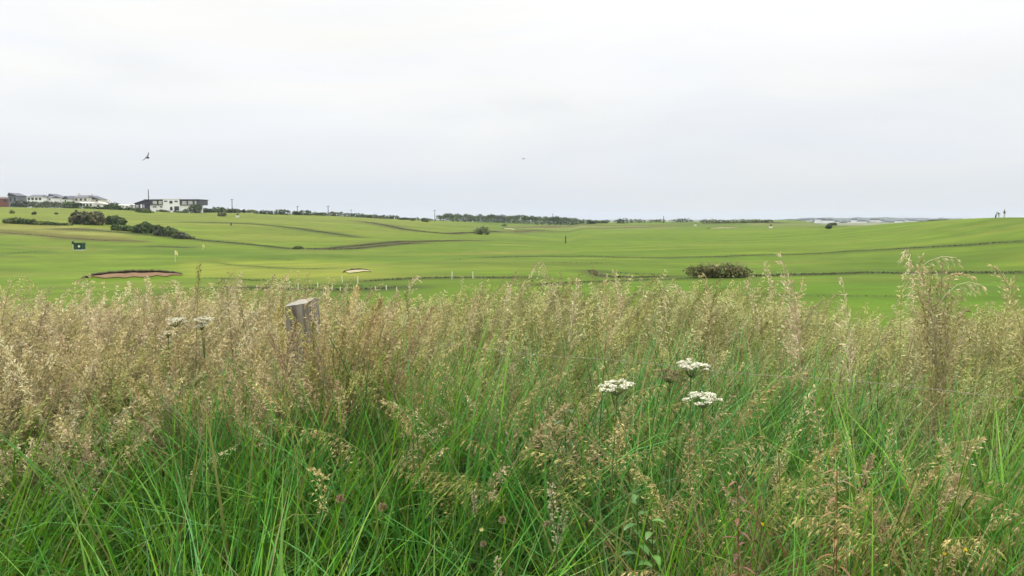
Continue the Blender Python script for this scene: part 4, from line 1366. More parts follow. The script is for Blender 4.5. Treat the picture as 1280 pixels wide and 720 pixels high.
# --- dead straw low in the sward, mostly bottom right
parts = []
for (n, xm, ym, sx_, sy_, hl_) in [(1000, .70, 1.66, .13, .10, 1.08), (700, 1.04, 1.7, .14, .10, 1.04), (500, 1.0, 1.75, .25, .2, .8), (900, 0, 2.4, 1.6, .7, .8), (500, -1.3, 2.1, .4, .3, .75), (420, .72, 1.78, .10, .1, .90), (420, .5, 1.72, .08, .08, .84), (1500, 0.2, 3.4, 2.6, .9, 1.0)]:
    x_, y_ = xm + rng.normal(0, sx_, n), np.maximum(ym + rng.normal(0, sy_, n), 1.35)
    root = np.stack([x_, y_, bank_h(x_, y_) - .02], -1)
    straw = np.array([(0.26, 0.20, 0.10), (0.33, 0.27, 0.15), (0.17, 0.085, 0.05), (0.28, 0.13, 0.05)])[rng.integers(0, 4, n)]
    cc = straw * (.7 + .6 * rng.random((n, 1)))
    parts.append(blades(root, rng.random(n) * 6.28, hl_ * (.65 + .5 * rng.random(n)), 1.45 - np.abs(rng.normal(0, .25, n)), rng.random(n) * 1.7, .0025 + .003 * rng.random(n), cc * .8, cc, S=6, twist=rng.normal(0, 1, n)))
v1, q1, c1 = merge(parts)
o = link("dry_grass", np_mesh("dry_grass", v1, q1, None, c1, True), M["seed"])
tag(o, "dead straw coloured grass standing in the green bank", "grass", kind="stuff")

# --- seed heads: prototypes, then many transformed copies in one mesh
TAN = [np.array(c_) * 1.08 for c_ in [(0.64, 0.53, 0.29), (0.60, 0.51, 0.25), (0.62, 0.49, 0.32), (0.53, 0.51, 0.20), (0.72, 0.63, 0.40)]]
DRK = [np.array(c_) for c_ in [(0.33, 0.25, 0.11), (0.30, 0.26, 0.09), (0.34, 0.24, 0.14), (0.25, 0.29, 0.08), (0.42, 0.33, 0.18)]]


def plant(kind, H_, g_, nod, ci, scale=1.0, sr=.0011):
    ang = g_.normal(0.0, .9 if kind != 'brome' else .25)
    d = np.array([math.cos(ang), math.sin(ang), 0])
    lean = g_.uniform(.03, .16) * H_
    p0 = np.zeros(3); p2 = d * (lean + nod * H_ * .25) + np.array([0, 0, H_]); p1 = d * lean * .15 + np.array([0, 0, H_ * (.62 + .38 * min(1, nod * 1.4))])
    pts = bez(p0, p1, p2, 9)
    sv = stem_tube(pts, sr * 1.5, sr * .7, np.array((0.07, 0.15, 0.03)), TAN[ci] * .35 + np.array((.10, .15, .035)))
    pv = panicle(pts, kind, g_, TAN[ci], DRK[ci], scale)
    return merge([sv, pv])


g_ = np.random.default_rng(12)
lib = {"oat": [plant("oat", 1.12 * g_.uniform(.92, 1.06), g_, g_.uniform(.05, .6), int(g_.integers(0, 5)), g_.uniform(.8, 1.1)) for _ in range(22)],
       "fog": [plant("fog", 1.0 * g_.uniform(.92, 1.06), g_, g_.uniform(.05, .5), int(g_.integers(0, 5)), g_.uniform(.8, 1.2)) for _ in range(14)],
       "brome": [plant("brome", 1.02 * g_.uniform(.92, 1.06), g_, g_.uniform(.7, 1.5), int(g_.integers(0, 5)), g_.uniform(.8, 1.15)) for _ in range(14)]}


def place(kind, x_, y_, zs, tint, yaw, tilt_x, tilt_y):
    protos_ = lib[kind]
    which = rng.integers(0, len(protos_), len(x_))
    outp = []
    gzv = bank_h(x_, y_)
    for k, (v, q, cc) in enumerate(protos_):
        m = np.where(which == k)[0]
        if not len(m): continue
        ca, sa = np.cos(yaw[m])[:, None], np.sin(yaw[m])[:, None]
        X_ = v[None, :, 0] * ca - v[None, :, 1] * sa
        Y_ = v[None, :, 0] * sa + v[None, :, 1] * ca
        Z_ = np.broadcast_to(v[None, :, 2], X_.shape)
        s_ = zs[m][:, None]
        zz = Z_ ** 1.35
        X_ = (X_ * (.6 + .4 * s_) + zz * tilt_x[m][:, None]) + x_[m][:, None]
        Y_ = (Y_ * (.6 + .4 * s_) + zz * tilt_y[m][:, None]) + y_[m][:, None]
        Z_ = Z_ * s_ - .3 * (tilt_x[m][:, None] ** 2) * Z_ + gzv[m][:, None] - .01
        VV = np.stack([X_, Y_, Z_], -1).reshape(-1, 3)
        nv = len(v)
        QQ = (q[None] + (np.arange(len(m)) * nv)[:, None, None]).reshape(-1, 4)
        CC = (cc[None] * tint[m][:, None, :]).reshape(-1, 3)
        outp.append((VV, QQ, CC))
    return outp


parts = []
for (kind, n, ylo, yhi, s0, s1) in [("oat", 12500, 2.0, 5.2, .89, 1.08), ("fog", 5200, 1.8, 4.8, .93, 1.12), ("brome", 800, 1.9, 4.6, .86, 1.10)]:
    x_, y_ = scatter(n, ylo, yhi, 1.0, 1.2)
    hs = head_start(x_ / y_) + .25 * (vnoise(x_ * 3, y_ * 3 + 30) - .5)
    keep = y_ > hs + (.45 if kind == "brome" else 0)
    clump = vnoise(x_ * 2.7 + 4, y_ * 2.7 + 90)
    keep &= clump * .8 + .46 > rng.random(n)
    x_, y_ = x_[keep], y_[keep]; n = len(x_)
    near = np.clip((y_ - head_start(x_ / y_)) / .8, 0, 1)
    zs = (s0 + (s1 - s0) * rng.random(n)) * (.86 + .14 * near) * (.93 + .16 * vnoise(x_ * 1.3 + 9, y_ * 1.3))
    zs = zs * (1 + .10 * (vnoise(x_ * 5 + 31, y_ * 5) - .5)) * np.interp(x_ / y_, [-.7, -.02, .2, .34, .40, .48, .52, .7], [.97, .965, .965, .93, .87, .87, .92, .92])
    tint = (.5 + .65 * rng.random((n, 1))) * (.8 + .42 * vnoise(x_ * 3.1 + 77, y_ * 3.1))[:, None] * np.array([1, .99, .96])
    # left part of the bank is pinker, the middle greener
    grn = ss(x_ / y_, -.38, -.05) * (.5 + .5 * vnoise(x_ * 2 + 3, y_ * 2 + 8))
    tint = tint * (1 + (1 - grn[:, None]) * np.array([.05, .07, .09])) * (1 - grn[:, None] * np.array([.17, .03, .26]))
    brk = rng.random(n) < .07      # bent and broken ones
    parts += place(kind, x_, y_, zs, tint, rng.normal(0, 1.2, n) if kind != "brome" else np.where(rng.random(n) < .6, 0, 3.14) + rng.normal(0, .5, n), np.where(brk, rng.normal(0, .4, n), rng.normal(.06, .10, n)), np.where(brk, rng.normal(0, .25, n), rng.normal(0, .07, n)))
# heads crowding round the fence post, the wire and the left umbels
for (kind, xm, ym, n, sx_, sy_, sz_) in [("oat", -.74, 2.80, 22, .08, .05, 1.05), ("fog", -.65, 2.72, 60, .07, .08, 1.27), ("oat", -.63, 2.74, 50, .07, .08, 1.12), ("fog", -.84, 2.78, 16, .06, .06, 1.15), ("oat", -1.12, 2.75, 22, .14, .07, 1.04), ("fog", -1.12, 2.7, 22, .16, .07, 1.12),
                                         ("oat", .05, 2.45, 30, .35, .08, .98), ("oat", .62, 2.2, 20, .30, .06, .95), ("fog", 1.0, 2.05, 26, .25, .07, .98)]:
    x_, y_ = xm + rng.normal(0, sx_, n), ym + rng.normal(0, sy_, n)
    parts += place(kind, x_, y_, sz_ * (.86 + .18 * rng.random(n)), (.6 + .5 * rng.random((n, 1))) * np.array([1, .97, .88]), rng.normal(0, 1.3, n), rng.normal(.05, .09, n), rng.normal(0, .06, n))
# drooping heads that hang low over the green blades near the path
for (xm, ym, n, sx_, sy_, sz_) in [(.02, 2.3, 30, .12, .10, 1.0), (.36, 1.98, 6, .08, .07, .98), (.60, 1.75, 9, .12, .08, .85), (.98, 1.85, 14, .14, .10, .93), (1.2, 1.95, 16, .13, .15, .98)]:
    x_, y_ = xm + rng.normal(0, sx_, n), ym + rng.normal(0, sy_, n)
    parts += place("brome", x_, y_, sz_ * (.85 + .2 * rng.random(n)), (.65 + .45 * rng.random((n, 1))) * np.array([1, .98, .8]), np.where(rng.random(n) < .5, 0, 3.14) + rng.normal(0, .15, n), rng.normal(.06, .1, n), rng.normal(.02, .03, n))
v1, q1, c1 = merge(parts)
print("seed quads", len(q1))
o = link("grass_seedheads", np_mesh("grass_seedheads", v1, q1, None, np.clip(c1, 0, .9)), M["seed"])
tag(o, "tan seed heads of the tall grass massed along the top of the bank", "grass", kind="stuff")


# --- single tall stalks that stand clear above the bank
def stalk(tip, Y, sway, kind, label, ci=0, scale=1.1, group="tall seeding stalks above the bank", nod=.35, leafy=True, dark=1.0):
    g2 = np.random.default_rng(int(tip[0] * 10 + tip[1]))
    t_ = P(tip[0], tip[1], Y)
    sway = sway * 1.9 + g2.normal(0, .03)
    rx = t_[0] - sway; ry = Y + g2.normal(0, .05)
    zb = gz(rx, ry)
    rt_ = np.array([rx, ry, zb - .02])
    hue = np.array([1, 1, 1]) if dark > .96 else np.array([.92, 1.0, .78])
    root = empty("grass_stalk", (rx, ry, zb))
    tag(root, label, "grass stalk", group)
    tipl = t_ - np.array([rx, ry, zb])
    p1 = np.array([tipl[0] * (.15 - nod * .2), tipl[1] * .2, tipl[2] * (.65 + .55 * nod)])
    pts = bez(np.array([0, 0, -.02]), p1, tipl, 14)
    v, q, cc = stem_tube(pts, .0022, .0012, np.array((.10, .15, .04)) * dark, TAN[ci] * .75 * dark)
    link("stem", np_mesh("stem", v, q, None, cc, True), M["seed"], root)
    v, q, cc = panicle(pts, kind, g2, TAN[ci] * dark * hue, DRK[ci] * dark * hue, scale * 1.05, 1.3)
    link("seed_head", np_mesh("seed_head", v, q, None, cc), M["seed"], root)
    if leafy:
        p_, _ = axis_at(pts, np.array([.35, .55]))
        v, q, cc = blades(p_, np.array([g2.normal(0, .6), 3.14 + g2.normal(0, .6)]), np.array([.30, .22]), np.array([1.2, 1.1]), np.array([.9, 1.2]), np.array([.006, .005]),
                          np.array([(.07, .12, .02)] * 2), np.array([(.14, .18, .04)] * 2), S=6)
        link("leaf", np_mesh("leaf", v, q, None, cc, True), M["blade"], root)
    return root


CL = "stalks of the dense clump at the right"
CLL = "tan seed stalk in the tall dense clump near the right edge"
for i, (tx, ty, Y, sw, nd, dk) in enumerate([(1152, 322, 2.7, -.05, .3, 1), (1133, 346, 2.65, -.10, .5, .9), (1140, 330, 2.75, -.10, .5, 1), (1165, 338, 2.6, .0, .3, .66), (1178, 334, 2.7, .02, .3, .66), (1186, 352, 2.65, .05, .4, .62),
                                             (1172, 362, 2.6, .0, .3, .6), (1160, 372, 2.55, -.02, .3, .66), (1190, 376, 2.6, .03, .3, .66), (1200, 368, 2.7, .08, .3, .85), (1147, 362, 2.65, -.06, .3, .9),
                                             (1168, 395, 2.5, -.02, .3, .6), (1182, 404, 2.5, .02, .3, .6), (1196, 398, 2.55, .06, .2, .8), (1205, 420, 2.5, .08, .3, .85), (1150, 410, 2.5, -.06, .3, .9),
                                             (1140, 388, 2.6, -.08, .5, .8), (1212, 384, 2.6, .09, .5, .8), (1176, 430, 2.45, 0, .3, .66), (1190, 440, 2.45, .04, .2, .8), (1160, 445, 2.45, -.04, .2, .8)]):
    stalk((tx, ty), Y, sw, "oat", CLL, [0, 4, 2, 1, 2][i % 5], 1.0 + .15 * (i % 3), CL, nd, i < 6, dk)
ST = [((1195, 322), 2.8, .16, "brome", "arching stalk whose seed head bows far right out of the dense clump", 4, 1.3, .75),
      ((1213, 345), 2.7, .14, "oat", "second arching stalk on the right side of the dense clump, drooping lower", 0, 1.2, .8),
      ((1128, 319), 2.85, -.10, "brome", "pale stalk nodding left from the top of the dense clump", 4, 1.1, .9),
      ((1226, 356), 2.6, .14, "brome", "pale plume arching right between the dense clump and the right edge", 4, 1.2, .8),
      ((1242, 334), 2.6, -.08, "oat", "tall stalk by the right edge leaning left over the green field", 0, 1.2, .5),
      ((1268, 352), 2.5, .05, "oat", "tall stalk nearest the right edge of the picture", 1, 1.25, .2),
      ((1258, 384), 2.5, -.03, "oat", "shorter leafy stalk between the two tall ones at the right edge", 3, 1.1, .2),
      ((1126, 361), 2.5, -.02, "spike", "thin upright sparse stalk just left of the dense clump", 3, 1.6, .1),
      ((1083, 388), 2.7, .03, "oat", "low lone seed stalk between the pale plume and the dense clump", 3, .8, .2),
      ((1054, 352), 2.7, -.03, "oat", "pale green plume standing alone left of the dense clump", 4, 1.15, .1),
      ((1004, 352), 2.9, .05, "oat", "right hand plume of the tall bunch below the far town", 0, 1.0, .2),
      ((977, 322), 2.8, -.06, "oat", "tallest stalk of the bunch right of the gorse bush, tip bent left", 4, 1.25, .3),
      ((990, 356), 2.75, -.02, "oat", "thick tan plume under the tallest stalk right of the gorse bush", 2, 1.2, .1),
      ((957, 330), 3.0, -.04, "spike", "thin stalk with a short spike just left of the tallest bunch", 4, 1.5, .3),
      ((968, 362), 2.9, -.03, "oat", "sparse stalk at the left foot of the tallest bunch", 3, 1.0, .2),
      ((882, 346), 2.9, -.03, "oat", "stalk with a narrow plume directly below the gorse bush", 0, 1.1, .15),
      ((897, 358), 2.9, .05, "oat", "darker stalk leaning right below the right half of the gorse bush", 1, 1.0, .3),
      ((934, 352), 3.0, -.05, "spike", "thin bent stalk below the right tip of the gorse bush", 4, 1.5, .4),
      ((852, 362), 2.9, .10, "brome", "nodding stalk with a flat head pointing left of the gorse bush", 4, 1.0, .9),
      ((826, 372), 3.0, -.05, "oat", "sparse dark headed stalk left of the gorse bush", 1, .9, .3),
      ((757, 353), 3.1, -.05, "oat", "narrow plume rising in front of the dark ditch", 0, 1.0, .2),
      ((768, 340), 3.2, -.06, "spike", "slim stalk crossing the dark ditch, tip leaning left", 4, 1.3, .3),
      ((782, 364), 3.1, .05, "oat", "bushy plume right of the slim stalk at the ditch", 0, 1.0, .3),
      ((721, 352), 3.1, .02, "oat", "small plume standing left of the ditch", 4, .9, .2),
      ((668, 334), 3.2, -.06, "brome", "nodding pale stalk beside the last white stake of the thin line", 4, .9, .9),
      ((693, 356), 3.2, -.02, "spike", "short pale spike between the nodding stalk and the small plume", 4, 1.4, .2),
      ((637, 358), 3.2, .02, "spike", "straight pale spike below the thin dark line near the middle", 4, 1.4, .15),
      ((594, 362), 3.2, .02, "oat", "low plume below the right stake of the left pair", 0, .8, .2),
      ((523, 350), 3.2, .03, "oat", "curled pale plume left of the stake pair on the thin line", 4, .8, .8),
      ((507, 366), 3.2, -.05, "spike", "thin dark stalk slanting left of the curled pale plume", 3, 1.2, .2),
      ((249, 331), 3.1, .01, "spike", "dark needle thin spike right of the brown bunker", 1, 1.1, .05),
      ((277, 350), 3.2, -.03, "brome", "small nodding stalk right of the dark needle thin spike", 4, .9, .8),
      ((296, 362), 3.1, -.03, "spike", "dark stalk leaning left, midway between the spike and the fence post", 1, 1.3, .1),
      ((183, 348), 3.2, -.03, "spike", "pale stalk slanting across the lower edge of the brown bunker", 4, 1.4, .1),
      ((100, 349), 3.2, -.04, "brome", "wispy pale stalk curling below the left end of the bunker", 4, .9, .8),
      ((40, 352), 3.1, .08, "brome", "wispy stalk bowing right near the left edge of the picture", 3, .9, .9),
      ((354, 363), 2.85, 0.0, "spike", "dark straight stalk touching the left edge of the fence post", 1, 1.2, .05),
      ((388, 374), 2.75, -.10, "brome", "tan stalk drooping across the top corner of the fence post", 0, 1.1, .8)]
for tp, Y, sw, kd, lb, ci, scl, nd in ST:
    stalk(tp, Y, sw, kd, lb, ci, scl, nod=nd, dark=.55 if "dark" in lb and "ditch" not in lb and "line" not in lb else 1.0)


# --- fence post and wire
pt = P(376, 376, 3.0)
zb = gz(pt[0], pt[1])
post = empty("fence_post", (pt[0], pt[1], zb), math.radians(-19))
tag(post, "square weathered wooden fence post with a bleached top standing in the tall grass", "fence post")
hp = pt[2] - zb
post.rotation_euler = (math.radians(2), math.radians(-3.5), math.radians(-19))
post.location = (pt[0] + hp * math.sin(math.radians(3.5)), pt[1], zb)
mb = MB()
nseg = 14
hw = .050
vs, fs = [], []
for i in range(nseg + 1):
    zz = -.3 + (hp + .3) * i / nseg
    for k in range(16):
        a_ = k / 16 * 4
        side_, f_ = int(a_), a_ % 1
        c4 = [(-1, -1), (1, -1), (1, 1), (-1, 1)]
        x0_, y0_ = c4[side_]; x1_, y1_ = c4[(side_ + 1) % 4]
        xx, yy = x0_ + (x1_ - x0_) * f_, y0_ + (y1_ - y0_) * f_
        if f_ == 0: xx *= .94; yy *= .94
        j1 = (vnoise(np.array([k * 1.7]), np.array([i * .5]))[0] - .5) * .24
        top_slope = (.005 * xx + .006 * yy) if i == nseg else 0
        vs.append((xx * hw * (1 + j1) + .02 * (zz / hp), yy * hw * (1 + j1), zz + top_slope))
for i in range(nseg):
    for k in range(16):
        k2 = (k + 1) % 16
        fs.append((i * 16 + k, i * 16 + k2, (i + 1) * 16 + k2, (i + 1) * 16 + k))
mb.add(vs, fs)
mb.build("shaft", M["wood"], post)
tv = [vs[nseg * 16 + k] for k in range(16)]
cxm = (np.mean([v[0] for v in tv]), np.mean([v[1] for v in tv]), np.mean([v[2] for v in tv]) + .004)
mb = MB()
mb.add([(v[0], v[1], v[2] + .001) for v in tv] + [cxm], [(k, (k + 1) % 16, 16) for k in range(16)])
mb.build("end_grain_top", M["wood_top"], post)
wa = P(455, 422, 3.0); wb_ = P(1125, 483, 2.13)
dirw = (wb_ - wa)
ptsw = []
for i in range(40):
    t_ = -0.085 + 2.085 * i / 39
    p_ = wa + dirw * t_
    p_[2] += -.012 * math.sin(i * .9) * .3 + .01 * ((t_ - .5) ** 2 - .25)
    ptsw.append(p_)
o = MB().tube(ptsw, .0008, 6).build("fence_wire", M["wire"], None, True)
tag(o, "single rusty pale fence wire running from the post to the right through the grass", "wire")


# --- white umbels
def umbel(px_, row, wpx, Y, label, cat="flower", col=(0.70, 0.68, 0.52), dome=.25, tilt=(0, 0), group="white flower umbels in the grass", spent=False, seed=0):
    g2 = np.random.default_rng(seed + 500)
    c0 = P(px_, row, Y)
    rad = wpx / F * Y / 2
    rx, ry = c0[0] + g2.normal(0, .03), Y + g2.normal(0, .02)
    zb = gz(rx, ry)
    root = empty("umbel_flower", (rx, ry, zb)); tag(root, label, cat, group)
    top = c0 - np.array([rx, ry, zb])
    neck = top - np.array([0, 0, rad * .75])
    pts = bez(np.array([0, 0, -.02]), np.array([neck[0] * .2, neck[1] * .2, neck[2] * .6]), neck, 12)
    v, q, cc = stem_tube(pts, .0026, .0018, np.array((.10, .15, .05)), np.array((.13, .18, .06)))
    link("stem", np_mesh("stem", v, q, None, cc, True), M["seed"], root)
    nu = int(g2.integers(17, 25))
    ks = np.arange(nu) + .5
    ph = ks * 2.39996; rr_ = np.sqrt(ks / nu) * rad * .90
    hx, hy = np.cos(ph) * rr_, np.sin(ph) * rr_
    rr_ = rr_ * g2.uniform(.75, 1.12, nu); ph = ph + g2.normal(0, .22, nu); hx, hy = np.cos(ph) * rr_, np.sin(ph) * rr_
    hz_ = top[2] - dome * rad * (rr_ / rad) ** 2 + g2.normal(0, .07, nu) * rad + hx * tilt[0] + hy * tilt[1]
    heads = np.stack([top[0] + hx, top[1] + hy, hz_], -1)
    rays = []
    for h_ in heads:
        rays.append(stem_tube(bez(neck, neck * .4 + h_ * .6 - np.array([0, 0, rad * .15]), h_ - np.array([0, 0, .003]), 5), .0011, .0007, np.array((.14, .19, .07)), np.array((.18, .22, .09))))
    v, q, cc = merge(rays)
    link("flower_support", np_mesh("flower_support", v, q, None, cc, True), M["seed"], root)
    pv, pn = [], []
    for h_ in heads:
        m_ = 30
        k2 = np.arange(m_) + .5
        p2_ = k2 * 2.39996 + g2.random() * 6; r2 = np.sqrt(k2 / m_) * rad * .215 * g2.uniform(.55, 1.2)
        pv.append(h_ + np.stack([np.cos(p2_) * r2, np.sin(p2_) * r2, -.35 * r2 ** 2 / (rad * .2) + g2.normal(0, .0012, m_)], -1))
    pv = np.vstack(pv); n_ = len(pv)
    nn = norm(np.array([0, 0, 1.0]) + g2.normal(0, .45, (n_, 3)))
    u_ = norm(np.cross(nn, g2.normal(size=(n_, 3)))); w_ = np.cross(nn, u_)
    sz = rad * .052 * g2.uniform(.7, 1.3, (n_, 1))
    ang = np.arange(6) * math.pi / 3
    sc_ = np.array([1, .72, 1, .72, 1, .72])
    Vv = pv[:, None] + sz[:, None] * sc_[None, :, None] * (np.cos(ang)[None, :, None] * u_[:, None] + np.sin(ang)[None, :, None] * w_[:, None])
    base_ = (np.arange(n_) * 6)[:, None]
    Qd = np.concatenate([base_ + np.array([0, 1, 2, 3]), base_ + np.array([0, 3, 4, 5])])
    cc = np.repeat(np.array(col)[None] * g2.uniform(.86, 1.06, (n_, 1)), 6, 0)
    link("flower_head", np_mesh("flower_head", Vv.reshape(-1, 3), Qd, None, np.clip(cc, 0, .88)), M["petal"], root)


umbel(772, 477, 48, 2.1, "white umbel on the left of the three white umbels at the centre right", seed=1, tilt=(.12, .08), dome=.2)
umbel(864, 454, 50, 2.2, "flattest and highest white umbel at the centre right, beside the brown one", seed=2, tilt=(-.02, .0), dome=.12)
umbel(879, 492, 50, 2.05, "lowest white umbel at the centre right, domed and broken up", seed=3, tilt=(-.08, .14), dome=.35)
umbel(838, 464, 40, 2.2, "spent brown umbel just left of the highest white umbel", col=(.20, .155, .075), seed=4, dome=.4, tilt=(-.1, .1))
umbel(220, 398, 32, 3.1, "white umbel at the left of the faded pair near the left fence grass", col=(.68, .65, .49), seed=5, dome=.3, tilt=(.05, .1))
umbel(254, 397, 28, 3.1, "white umbel at the right of the faded pair near the left fence grass", col=(.68, .65, .49), seed=6, dome=.35, tilt=(-.05, .1))
umbel(210, 414, 20, 3.1, "small white umbel hanging below the faded pair on the left", col=(.68, .65, .49), seed=7, dome=.5, tilt=(.25, .1))
umbel(252, 405, 20, 3.1, "small white umbel tucked under the right one of the faded pair", col=(.68, .65, .49), seed=8, dome=.4)


# --- small flower heads among the blades
def little_head(px_, row, wpx, Y, label, col, cat, name, group=None, shape="ball"):
    g2 = np.random.default_rng(int(px_ * 7 + row))
    c0 = P(px_, row, Y); rad = wpx / F * Y / 2
    rx, ry = c0[0] + g2.normal(0, .02), Y + .06 + abs(g2.normal(0, .03))
    zb = gz(rx, ry)
    root = empty(name, (rx, ry, zb)); tag(root, label, cat, group)
    top = c0 - np.array([rx, ry, zb])
    pts = bez(np.array([0, 0, -.02]), np.array([0, 0, top[2] * .7]), top, 10)
    v, q, cc = stem_tube(pts, .0014, .0010, np.array((.07, .12, .03)), np.array((.11, .14, .05)))
    link("stem", np_mesh("stem", v, q, None, cc, True), M["seed"], root)
    if shape == "ball":
        n_ = 110
        d = norm(g2.normal(size=(n_, 3)) + np.array([0, 0, .35]))
        v, q, cc = slivers(top + d * rad * .25, d + np.array([0, 0, .3]), rad * .95, rad * .34, np.array(col) * g2.uniform(.6, 1.2, (n_, 1)), g2)
    elif shape == "daisy":
        out_ = []
        for ring, k in ((1.0, 14), (.6, 10), (.3, 6)):
            a_ = np.arange(k) / k * 6.283 + ring
            d = np.stack([np.cos(a_), np.sin(a_) * .9 - .5, .55 + np.sin(a_) * .5], -1)
            out_.append(slivers(np.repeat(top[None], k, 0), d, rad * 1.0 * ring, rad * .45, np.array(col), g2))
        v, q, cc = merge(out_)
    else:
        v, q, cc = panicle(pts, "spike", g2, np.array(col), np.array(col) * .7, shape)
    link("flower_head" if shape in ("ball", "daisy") else "seed_spike", np_mesh("head", v, q, None, np.clip(cc, 0, .9)), M["petal"], root)


little_head(426, 624, 12, 1.72, "pinkish brown clover head low in the green blades left of centre", (.36, .22, .14), "clover", "clover_flower")
little_head(478, 634, 11, 1.72, "faded tan clover head right of the pinkish brown one", (.36, .26, .14), "clover", "clover_flower")
little_head(602, 663, 8, 1.6, "pale yellow flower in the dark gap below the middle", (.62, .55, .22), "flower", "meadow_flower", shape="daisy")
little_head(604, 680, 8, 1.6, "tan seed ball directly below the pale yellow flower", (.34, .27, .16), "seed head", "meadow_flower")
little_head(628, 650, 10, 1.6, "straw coloured seed ball right of the dark gap below the middle", (.38, .30, .16), "seed head", "meadow_flower")
little_head(684, 655, 9, 1.6, "drooping buff seed ball below the pale grass spike", (.40, .32, .20), "seed head", "meadow_flower")
little_head(953, 656, 7, 1.5, "bright yellow flower among dry stems at the lower right of centre", (.72, .52, .03), "flower", "yellow_flower", shape="daisy")
little_head(1180, 693, 7, 1.48, "yellow flower at the bottom right, left one of two", (.70, .52, .04), "flower", "yellow_flower", shape="daisy")
little_head(1207, 688, 7, 1.48, "yellow flower at the bottom right, right one of two", (.70, .52, .04), "flower", "yellow_flower", shape="daisy")
little_head(689, 606, 8, 1.62, "long pale grass spike standing in the dark blades right of the middle", (.46, .41, .26), "grass spike", "grass_spike", shape=1.25)
little_head(706, 640, 8, 1.6, "shorter greenish grass spike right of the long pale one", (.30, .34, .16), "grass spike", "grass_spike", shape=.9)
little_head(592, 614, 8, 1.72, "small buff grass spike under the drooping tan heads near the middle", (.42, .36, .22), "grass spike", "grass_spike", shape=.55)
little_head(622, 700, 9, 1.5, "stout pale spike at the bottom edge below the middle", (.44, .42, .22), "grass spike", "grass_spike", shape=.9)


# --- broad leaved weeds
def leaf_blade(base_, d, ln, wd, col, g2, droop=.5):
    n_ = 6
    t_ = np.linspace(0, 1, n_)
    up = np.array([0, 0, 1.0])
    ctr = base_ + d * (ln * t_)[:, None] - up * (droop * ln * t_ ** 2)[:, None]
    sd_ = norm(np.cross(d, up) + 1e-6)
    hw_ = wd * .5 * np.sin(math.pi * np.clip(t_ * .93 + .06, 0, 1)) ** .8
    Vv = np.stack([ctr - sd_ * hw_[:, None] + up * (hw_ * .35)[:, None], ctr, ctr + sd_ * hw_[:, None] + up * (hw_ * .35)[:, None]], 1)
    i = (np.arange(n_ - 1) * 3)[:, None]; k = np.arange(2)[None]
    Qd = np.stack([i + k, i + k + 1, i + k + 4, i + k + 3], -1).reshape(-1, 4)
    return Vv.reshape(-1, 3), Qd, np.repeat((np.array(col) * g2.uniform(.75, 1.25))[None], n_ * 3, 0)


def weed(px_, row, Y, label, name, cat, col, nl, ln, wd, seed, stemcol):
    g2 = np.random.default_rng(seed)
    c0 = P(px_, row, Y)
    zb = gz(c0[0], Y)
    root = empty(name, (c0[0], Y, zb)); tag(root, label, cat)
    h_ = c0[2] - zb
    pts = bez(np.array([0, 0, -.02]), np.array([.02, 0, h_ * .5]), np.array([0, 0, h_ + ln * .3]), 10)
    v, q, cc = stem_tube(pts, .003, .0015, np.array(stemcol), np.array(stemcol))
    link("stem", np_mesh("stem", v, q, None, cc, True), M["seed"], root)
    for k in range(nl):
        f = .62 + .38 * k / (nl - 1)
        a_ = k * 2.4 + g2.normal(0, .3)
        b_, _ = axis_at(pts, np.array([f]))
        v, q, cc = leaf_blade(b_[0], norm(np.array([math.cos(a_), math.sin(a_), .35])), ln * (1.1 - .5 * (k / nl)), wd * (1.1 - .4 * k / nl), col, g2, .5)
        link("leaf", np_mesh("leaf", v, q, None, cc, True), M["blade"], root)


weed(796, 628, 1.85, "broad leaved green weed in the shade right of the middle", "nettle_plant", "weed", (.05, .15, .018), 16, .06, .022, 3, (.07, .12, .03))
weed(815, 660, 1.78, "second broad leaved weed lower and right, with paler leaves", "nettle_plant", "weed", (.085, .20, .025), 14, .055, .022, 4, (.08, .13, .03))
weed(922, 612, 1.70, "reddish brown withered dock with narrow curled leaves", "dock_plant", "weed", (.16, .07, .032), 26, .055, .010, 5, (.22, .10, .05))
weed(1046, 600, 1.75, "orange withered weed behind the dry grass at the lower right", "dock_plant", "weed", (.27, .14, .045), 34, .07, .008, 6, (.26, .15, .06))
weed(706, 462 + 60, 2.35, "leafy green plant in the middle of the bank", "nettle_plant", "weed", (.055, .13, .03), 14, .06, .02, 8, (.08, .13, .03))

# ------------------------------------------------------------------ haze
hz = MB().box(-5600, 5600, -700, 5700, -42, 34).build("haze", None)
m_, nt, out = new_mat("haze_air")
pv = nt.nodes.new("ShaderNodeVolumePrincipled")
pv.inputs["Color"].default_value = (0.80, 0.88, 0.98, 1)
pv.inputs["Density"].default_value = 0.00010
pv.inputs["Anisotropy"].default_value = 0.2
nt.links.new(pv.outputs[0], out.inputs["Volume"])
hz.data.materials.append(m_)
tag(hz, "thin pale sea haze over the whole course", "haze", kind="stuff")

# ------------------------------------------------------------------ light
EL, AZ = math.radians(58), math.radians(-50)      # sun high, ahead and to the left, behind cloud
w = bpy.data.worlds.new("World"); sc.world = w; w.use_nodes = True
nt = w.node_tree
for n_ in list(nt.nodes): nt.nodes.remove(n_)
out = nt.nodes.new("ShaderNodeOutputWorld")
bg = nt.nodes.new("ShaderNodeBackground"); bg.inputs["Strength"].default_value = 0.1
sky = nt.nodes.new("ShaderNodeTexSky"); sky.sky_type = 'NISHITA'; sky.sun_disc = False
sky.sun_elevation = EL; sky.sun_rotation = AZ
tc = nt.nodes.new("ShaderNodeTexCoord")
sep = nt.nodes.new("ShaderNodeSeparateXYZ"); nt.links.new(tc.outputs["Generated"], sep.inputs[0])
